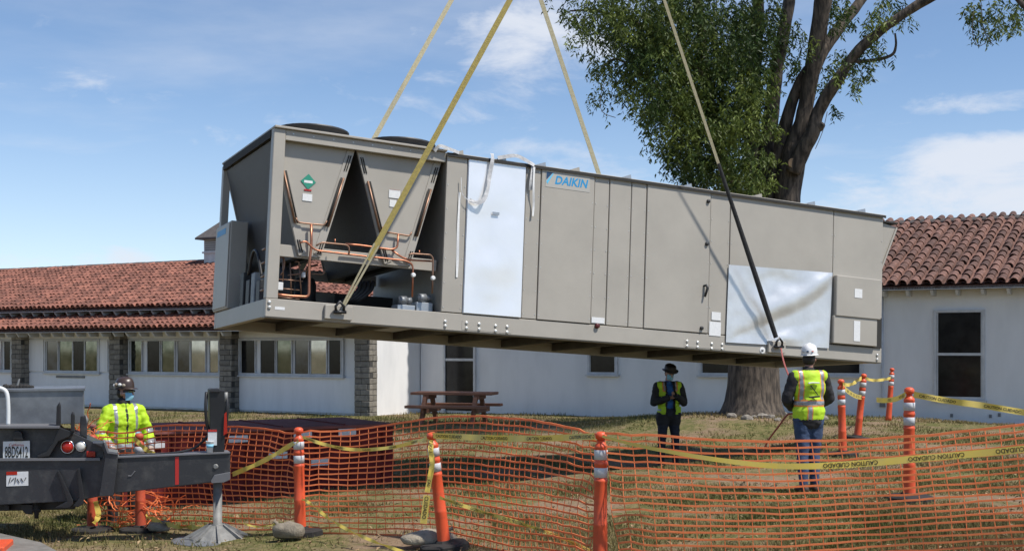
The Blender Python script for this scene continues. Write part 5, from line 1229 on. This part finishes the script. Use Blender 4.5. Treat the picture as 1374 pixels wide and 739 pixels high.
def helmet(t, hp, Rh, m, brim=.012, peak=True, full_brim=False):
    mb = MB(); n = 28; prof = [(1.0, 0), (1.0, .03), (.96, .06), (.86, .088), (.68, .11), (.4, .124), (.12, .129)]
    rows = []
    for r, z in prof:
        for k in range(n):
            a = 2 * math.pi * k / n; ridge = .008 if abs(math.sin(a * 1)) > .96 and z > .05 else 0
            mb.v.append(tuple(hp(r * .098 * math.cos(a), r * .118 * math.sin(a) + .004, .062 + z + ridge)))
    for i in range(len(prof) - 1):
        for k in range(n): mb.f.append((i * n + k, i * n + (k + 1) % n, (i + 1) * n + (k + 1) % n, (i + 1) * n + k)); mb.mi.append(0)
    mb.f.append(tuple(range((len(prof) - 1) * n, len(prof) * n))); mb.mi.append(0)
    o = mb.build('hard_hat', M[m], t, True)
    b = MB()
    for rr, z in ((.96, .064), (1.0, .058), (1.0, .054), (.96, .056)):
        for k in range(n):
            a = 2 * math.pi * k / n; fr = max(0, -math.sin(a)); ex = (.030 if full_brim else .010) + (.038 * fr ** 2 if peak else 0); ex = ex if rr == 1.0 else -.003
            b.v.append(tuple(hp((.098 + ex) * math.cos(a), (.118 + ex) * math.sin(a) + .004, z - (.006 if rr == 1 else 0) - .01 * fr * (rr == 1))))
    for i in range(4):
        for k in range(n): b.f.append((i * n + k, i * n + (k + 1) % n, ((i + 1) % 4) * n + (k + 1) % n, ((i + 1) % 4) * n + k)); b.mi.append(0)
    b.build('brim', M[m], o, True); return o
def body(t, parts, skin, pants): 
    legs, torso, al, hands, head = parts
    return organic('body', legs + torso + al + hands + head, [M[skin], M[pants]], t, .0095, 3, pick=lambda c: 0)

# worker with phone, facing the camera, under the unit
def worker_phone():
    arms = (((-.265, -.02, 1.13), (-.045, -.25, 1.22), (.85, -.35, .12), (.1, -.3, 1), .7), ((.27, -.02, 1.12), (.085, -.25, 1.24), (-.75, -.4, .25), (-.2, -.3, 1), 1.0))
    t, legs, feet, torso, al, hands, head, hp, Rh = person(897, 20.9, R(8), 'person in dark jacket, open yellow vest and dark hat looking at a phone', 1.67, arms, R(10), R(16), stance=.12)
    organic('body', torso + al + hands + head + legs, [M['skin_b']], t, .0095, 3)
    organic('trousers', grow(legs + torso[:1], .012), [M['navy']], t, .014, 4, fold=.008, seed=2)
    [organic('shoe', grow(f_, .004), [M['black_cloth']], t, .012, 3) for f_ in (feet[:2], feet[2:])]
    organic('shirt', grow(torso[1:], .008) + [('c', (0, .012, 1.44), .068, (0, .01, 1.48), .064), ('e', (0, 0, .95), (.17, .12, .14))], [M['blue_shirt']], t, .013, 4, fold=.005)
    jk = organic('jacket', grow(torso + al, .024) + [('c', (-.1, 0, .9), .125, (-.1, 0, .78), .115), ('c', (.1, 0, .9), .125, (.1, 0, .78), .115)], [M['black_cloth']], t, .014, 4, fold=.010, seed=4,
                 cut=lambda c: (c.y < -.05 and abs(c.x) < .055 and c.z > .9) or c.z < .74)
    organic('safety_vest', grow(torso, .040) + [('e', (0, 0, 1.0), (.195, .15, .1))], [M['hivis_vest'], M['reflect_silver'], M['vest_orange']], t, .012, 4, fold=.005, seed=9,
            pick=lambda c: 1 if (.985 < c.z < 1.02) or (.09 < abs(c.x) < .115 and c.z > 1.34) else (2 if (.08 < abs(c.x) < .135 and c.z > 1.32) else 0),
            cut=lambda c: (c.y < 0.02 and abs(c.x) < .085 + max(0, 1.32 - c.z) * .02) or c.z < .93 or abs(c.x) > .215 or c.z > 1.485)
    for s in (-1, 1):
        for z in (1.19, 1.02):
            m = MB(); m.box((s * .09 - .0 if s > 0 else -.175, -.172, z - .06), (s * .09 + .085 if s > 0 else -.09, -.164, z + .045), .003); m.build('vest_pocket', M['hivis_vest'], t)
    eyes_and_mask(t, hp, Rh, 'skin_b')
    h = MB(); n = 26
    for r, z in ((.136, .052), (.142, .06), (.10, .072), (.099, .11), (.09, .15), (.06, .17), (.01, .172)):
        for k in range(n): a = 2 * math.pi * k / n; h.v.append(tuple(hp(r * math.cos(a), (r + .015) * math.sin(a), z + (.012 * math.cos(2 * a) if r > .13 else 0))))
    for i in range(6):
        for k in range(n): h.f.append((i * n + k, i * n + (k + 1) % n, (i + 1) * n + (k + 1) % n, (i + 1) * n + k)); h.mi.append(0)
    h.build('brimmed_hat', M['hat_black'], t, True)
    organic('hair', [('e', hp(0, .025, .01), (.08, .08, .075), Rh)], [M['hair_dark']], t, .012, 3)
    p = t.matrix_basis @ Vector((.03, -.315, 1.275)); ph = empty('phone', p, R(8), 'phone held up in both hands by the worker in the open vest', 'phone')
    a = MB(); a.box((-.037, -.005, -.07), (.037, .005, .07), .004, Matrix.Rotation(R(-50), 4, 'X')); a.build('case', M['black_plastic'], ph)
    a = MB(); a.box((-.032, .0055, -.062), (.032, .0065, .062), 0, Matrix.Rotation(R(-50), 4, 'X')); a.build('screen', M['glass'], ph)
worker_phone()

# worker in white helmet, seen from behind, holding the tag line
def worker_helmet():
    arms = (((-.285, -.03, 1.15), (-.15, -.22, 1.02), (.5, -.8, .1), (.3, .1, -1), 1.2), ((.275, -.02, 1.14), (.12, -.24, 1.03), (-.5, -.8, .05), (-.3, 0, -1), 1.2))
    t, legs, feet, torso, al, hands, head, hp, Rh = person(1085, 14.6, R(190), 'person in white hard hat, lime vest and jeans seen from behind', 1.645, arms, R(-38), R(-4), stance=.085, step=.05)
    organic('body', torso + al + hands + head + legs, [M['skin_a']], t, .0095, 3)
    organic('jeans', grow(legs + torso[:1], .014), [M['jeans']], t, .013, 4, fold=.009, seed=3)
    [organic('boot', grow(f_, .006), [M['boot']], t, .011, 3) for f_ in (feet[:2], feet[2:])]
    organic('jacket', grow(torso + al, .022) + [('c', (0, .012, 1.44), .08, (0, .01, 1.50), .072), ('e', (0, 0, .88), (.19, .14, .13))], [M['black_cloth']], t, .013, 4, fold=.009, seed=5, cut=lambda c: c.z < .79)
    def pk(c):
        if c.y > -.02:
            if 1.075 < c.z < 1.125: return 1
            if 1.06 < c.z < 1.14: return 2
            for x0 in (-.135, .135):
                if abs(c.x - x0) < .018 and (c.z > 1.14): return 1
                if abs(c.x - x0) < .032 and (c.z > 1.14): return 2
            if abs(c.x - .04) < .022 and c.z < 1.06: return 1
            if abs(c.x - .04) < .036 and c.z < 1.06: return 2
        elif 1.075 < c.z < 1.125: return 1
        return 0
    organic('safety_vest', grow(torso, .036) + [('e', (0, .005, 1.0), (.205, .155, .13))], [M['hivis_vest'], M['reflect_silver'], M['vest_orange']], t, .010, 5, fold=.006, seed=6, pick=pk,
            cut=lambda c: c.z < .90 or abs(c.x) > .225 or (c.y < -.05 and abs(c.x) < .04) or c.z > 1.50)
    # printed crane emblem on the back
    Bk = lambda a, b: (a, .168, b)
    for nm, txt, zz, w in (('back_print', 'CRANE', 1.335, .14), ):
        pass
    m = MB(); m.tube([Bk(.045, 1.32), Bk(-.05, 1.20)], .006, 5); m.tube([Bk(-.07, 1.185), Bk(.06, 1.175)], .012, 5); m.tube([Bk(.045, 1.32), Bk(.04, 1.25)], .003, 4); e = m.build('back_emblem', M['black_cloth'], t)
    m = MB(); m.tube([Bk(.075, 1.345), Bk(.02, 1.352), Bk(-.065, 1.348)], .014, 6, flat=.6); m.build('back_lettering', M['plate_white'], t)
    o = helmet(t, hp, Rh, 'hat_white')
    for a in (-.6, 0, .6):
        aa = math.pi / 2 + a + R(8); c = hp(.099 * math.cos(aa), .121 * math.sin(aa) + .004, .1); m = MB(); m.ellipsoid(c, (.016, .016, .012 if a == 0 else .006), 10, 6); m.build('decal', M['logo_dark'] if a <= 0 else M['red_paint'], o)
    organic('hair', [('e', hp(0, .03, .0), (.079, .075, .085), Rh), ('e', hp(0, -.07, -.06), (.045, .03, .04), Rh)], [M['hair_dark']], t, .012, 3)
    eyes_and_mask(t, hp, Rh, 'skin_a', mask=False)
    return t
wh = worker_helmet()
bpy.context.view_layer.update()
h0 = wh.matrix_world @ Vector((-.02, -.30, 1.02)); l0 = UM @ Vector((LUGS[1] + .03, -.10, .09))
m = MB(); root = h0.copy()
pts = smooth_path([l0 - root, at(1053, 490, 16.4) - root, Vector((0, 0, 0)), at(1057, 556, 14.9) - root, at(1046, 570, 15.0) - root, at(1030, 592, 15.4) - root, at(1022, 612, 15.9) - root], 8)
m.tube(pts, .011, 6); o = m.build('tag_line', M['rope_red']); o.location = root; tag(o, 'red tag line rope from the unit to the helmeted worker\'s hands', 'rope')

# worker in the lime jacket by the crane tail
def worker_lime():
    arms = (((-.30, -.02, 1.15), (-.24, -.24, 1.01), (.15, -.75, -.5), (.5, .2, -.6), .7), ((.30, -.01, 1.15), (.25, -.22, 1.0), (-.1, -.7, -.6), (-.5, .2, -.6), .7))
    t, legs, feet, torso, al, hands, head, hp, Rh = person(166, 15.05, R(36), 'person in lime reflective jacket, dark decorated helmet and blue mask by the crane', 1.72, arms, R(40), R(-3), stance=.12, build=1.0, zoff=-.06)
    organic('body', torso + al + head + legs, [M['skin_b']], t, .0095, 3)
    [organic('glove', grow(h_, .004), [M['glove']], t, .007, 2) for h_ in (hands[:len(hands) // 2], hands[len(hands) // 2:])]
    organic('trousers', grow(legs + torso[:1], .014), [M['black_cloth']], t, .014, 4, fold=.008, seed=2)
    [organic('boot', grow(f_, .006), [M['boot']], t, .012, 3) for f_ in (feet[:2], feet[2:])]
    def pk(c):
        if .97 < c.z < 1.03 and abs(c.x) < .24: return 1
        if abs(c.x) < .2 and abs(abs(c.x) - .125) < .018 and c.z > 1.03: return 1
        if abs(c.x) > .25 and 1.155 < c.z < 1.20: return 1
        if abs(c.x) > .2 and c.y < -.17 and c.z < 1.09: return 1
        if c.z < .97 and abs(c.x) < .22: return 2
        if abs(c.x) < .010 and c.y < 0: return 2
        return 0
    organic('jacket', grow(torso, .030) + grow(al, .022) + [('c', (0, .012, 1.44), .085, (0, .0, 1.49), .08), ('e', (0, 0, .93), (.20, .15, .12))], [M['hivis'], M['reflect_silver'], M['black_cloth']], t, .010, 4, fold=.013, seed=8, pick=pk, cut=lambda c: c.z < .82 and abs(c.x) < .24)
    organic('collar', [('c', (0, .03, 1.47), .082, (0, .0, 1.52), .078)], [M['black_cloth']], t, .012, 3)
    m = MB(); m.box((.09, -.185, 1.09), (.15, -.175, 1.17), .003); m.build('badge', M['mask_blue'], t)
    o = helmet(t, hp, Rh, 'hat_brown', full_brim=False)
    for a, z, mm in ((2.6, .10, 'sandbag_pale'), (3.1, .095, 'plate_white'), (3.5, .085, 'sandbag_pale'), (2.2, .09, 'paper')):
        c = hp(.1 * math.cos(a), .12 * math.sin(a) + .004, z + .005); mb = MB(); mb.ellipsoid(c, (.018, .024, .02), 10, 6, Rh); mb.build('helmet_decal', M[mm], o)
    organic('hair', [('e', hp(0, .03, .0), (.079, .075, .08), Rh)], [M['hair_dark']], t, .012, 3)
    eyes_and_mask(t, hp, Rh, 'skin_b')
    m = MB(); m.tube([hp(-.08, -.02, .02), hp(-.055, -.095, .018), hp(0, -.112, .016), hp(.055, -.095, .018), hp(.08, -.02, .02)], .009, 6, flat=1.4); m.build('safety_glasses', M['glass'], t)
worker_lime()

# ------------------------------------------------------------------ traffic cone on the footpath, only its base in view
def cone():
    p = at(-26, 748, 11.9); z = -.075
    t = empty('traffic_cone', (p.x, p.y, z), R(12), 'orange traffic cone with square base on the concrete footpath', 'cone')
    MB().box((-.25, -.25, -.08), (.25, .25, .03), .012).build('base', M['orange_post'], t)
    MB().lathe([(.145, .03), (.14, .05), (.03, .68), (.024, .70)], n=24).build('cone_body', M['orange_post'], t, True)
    MB().lathe([(.0895, .34), (.067, .47), (.0655, .47), (.088, .34)], n=24).build('reflective_collar', M['reflect_white'], t, True)
cone()
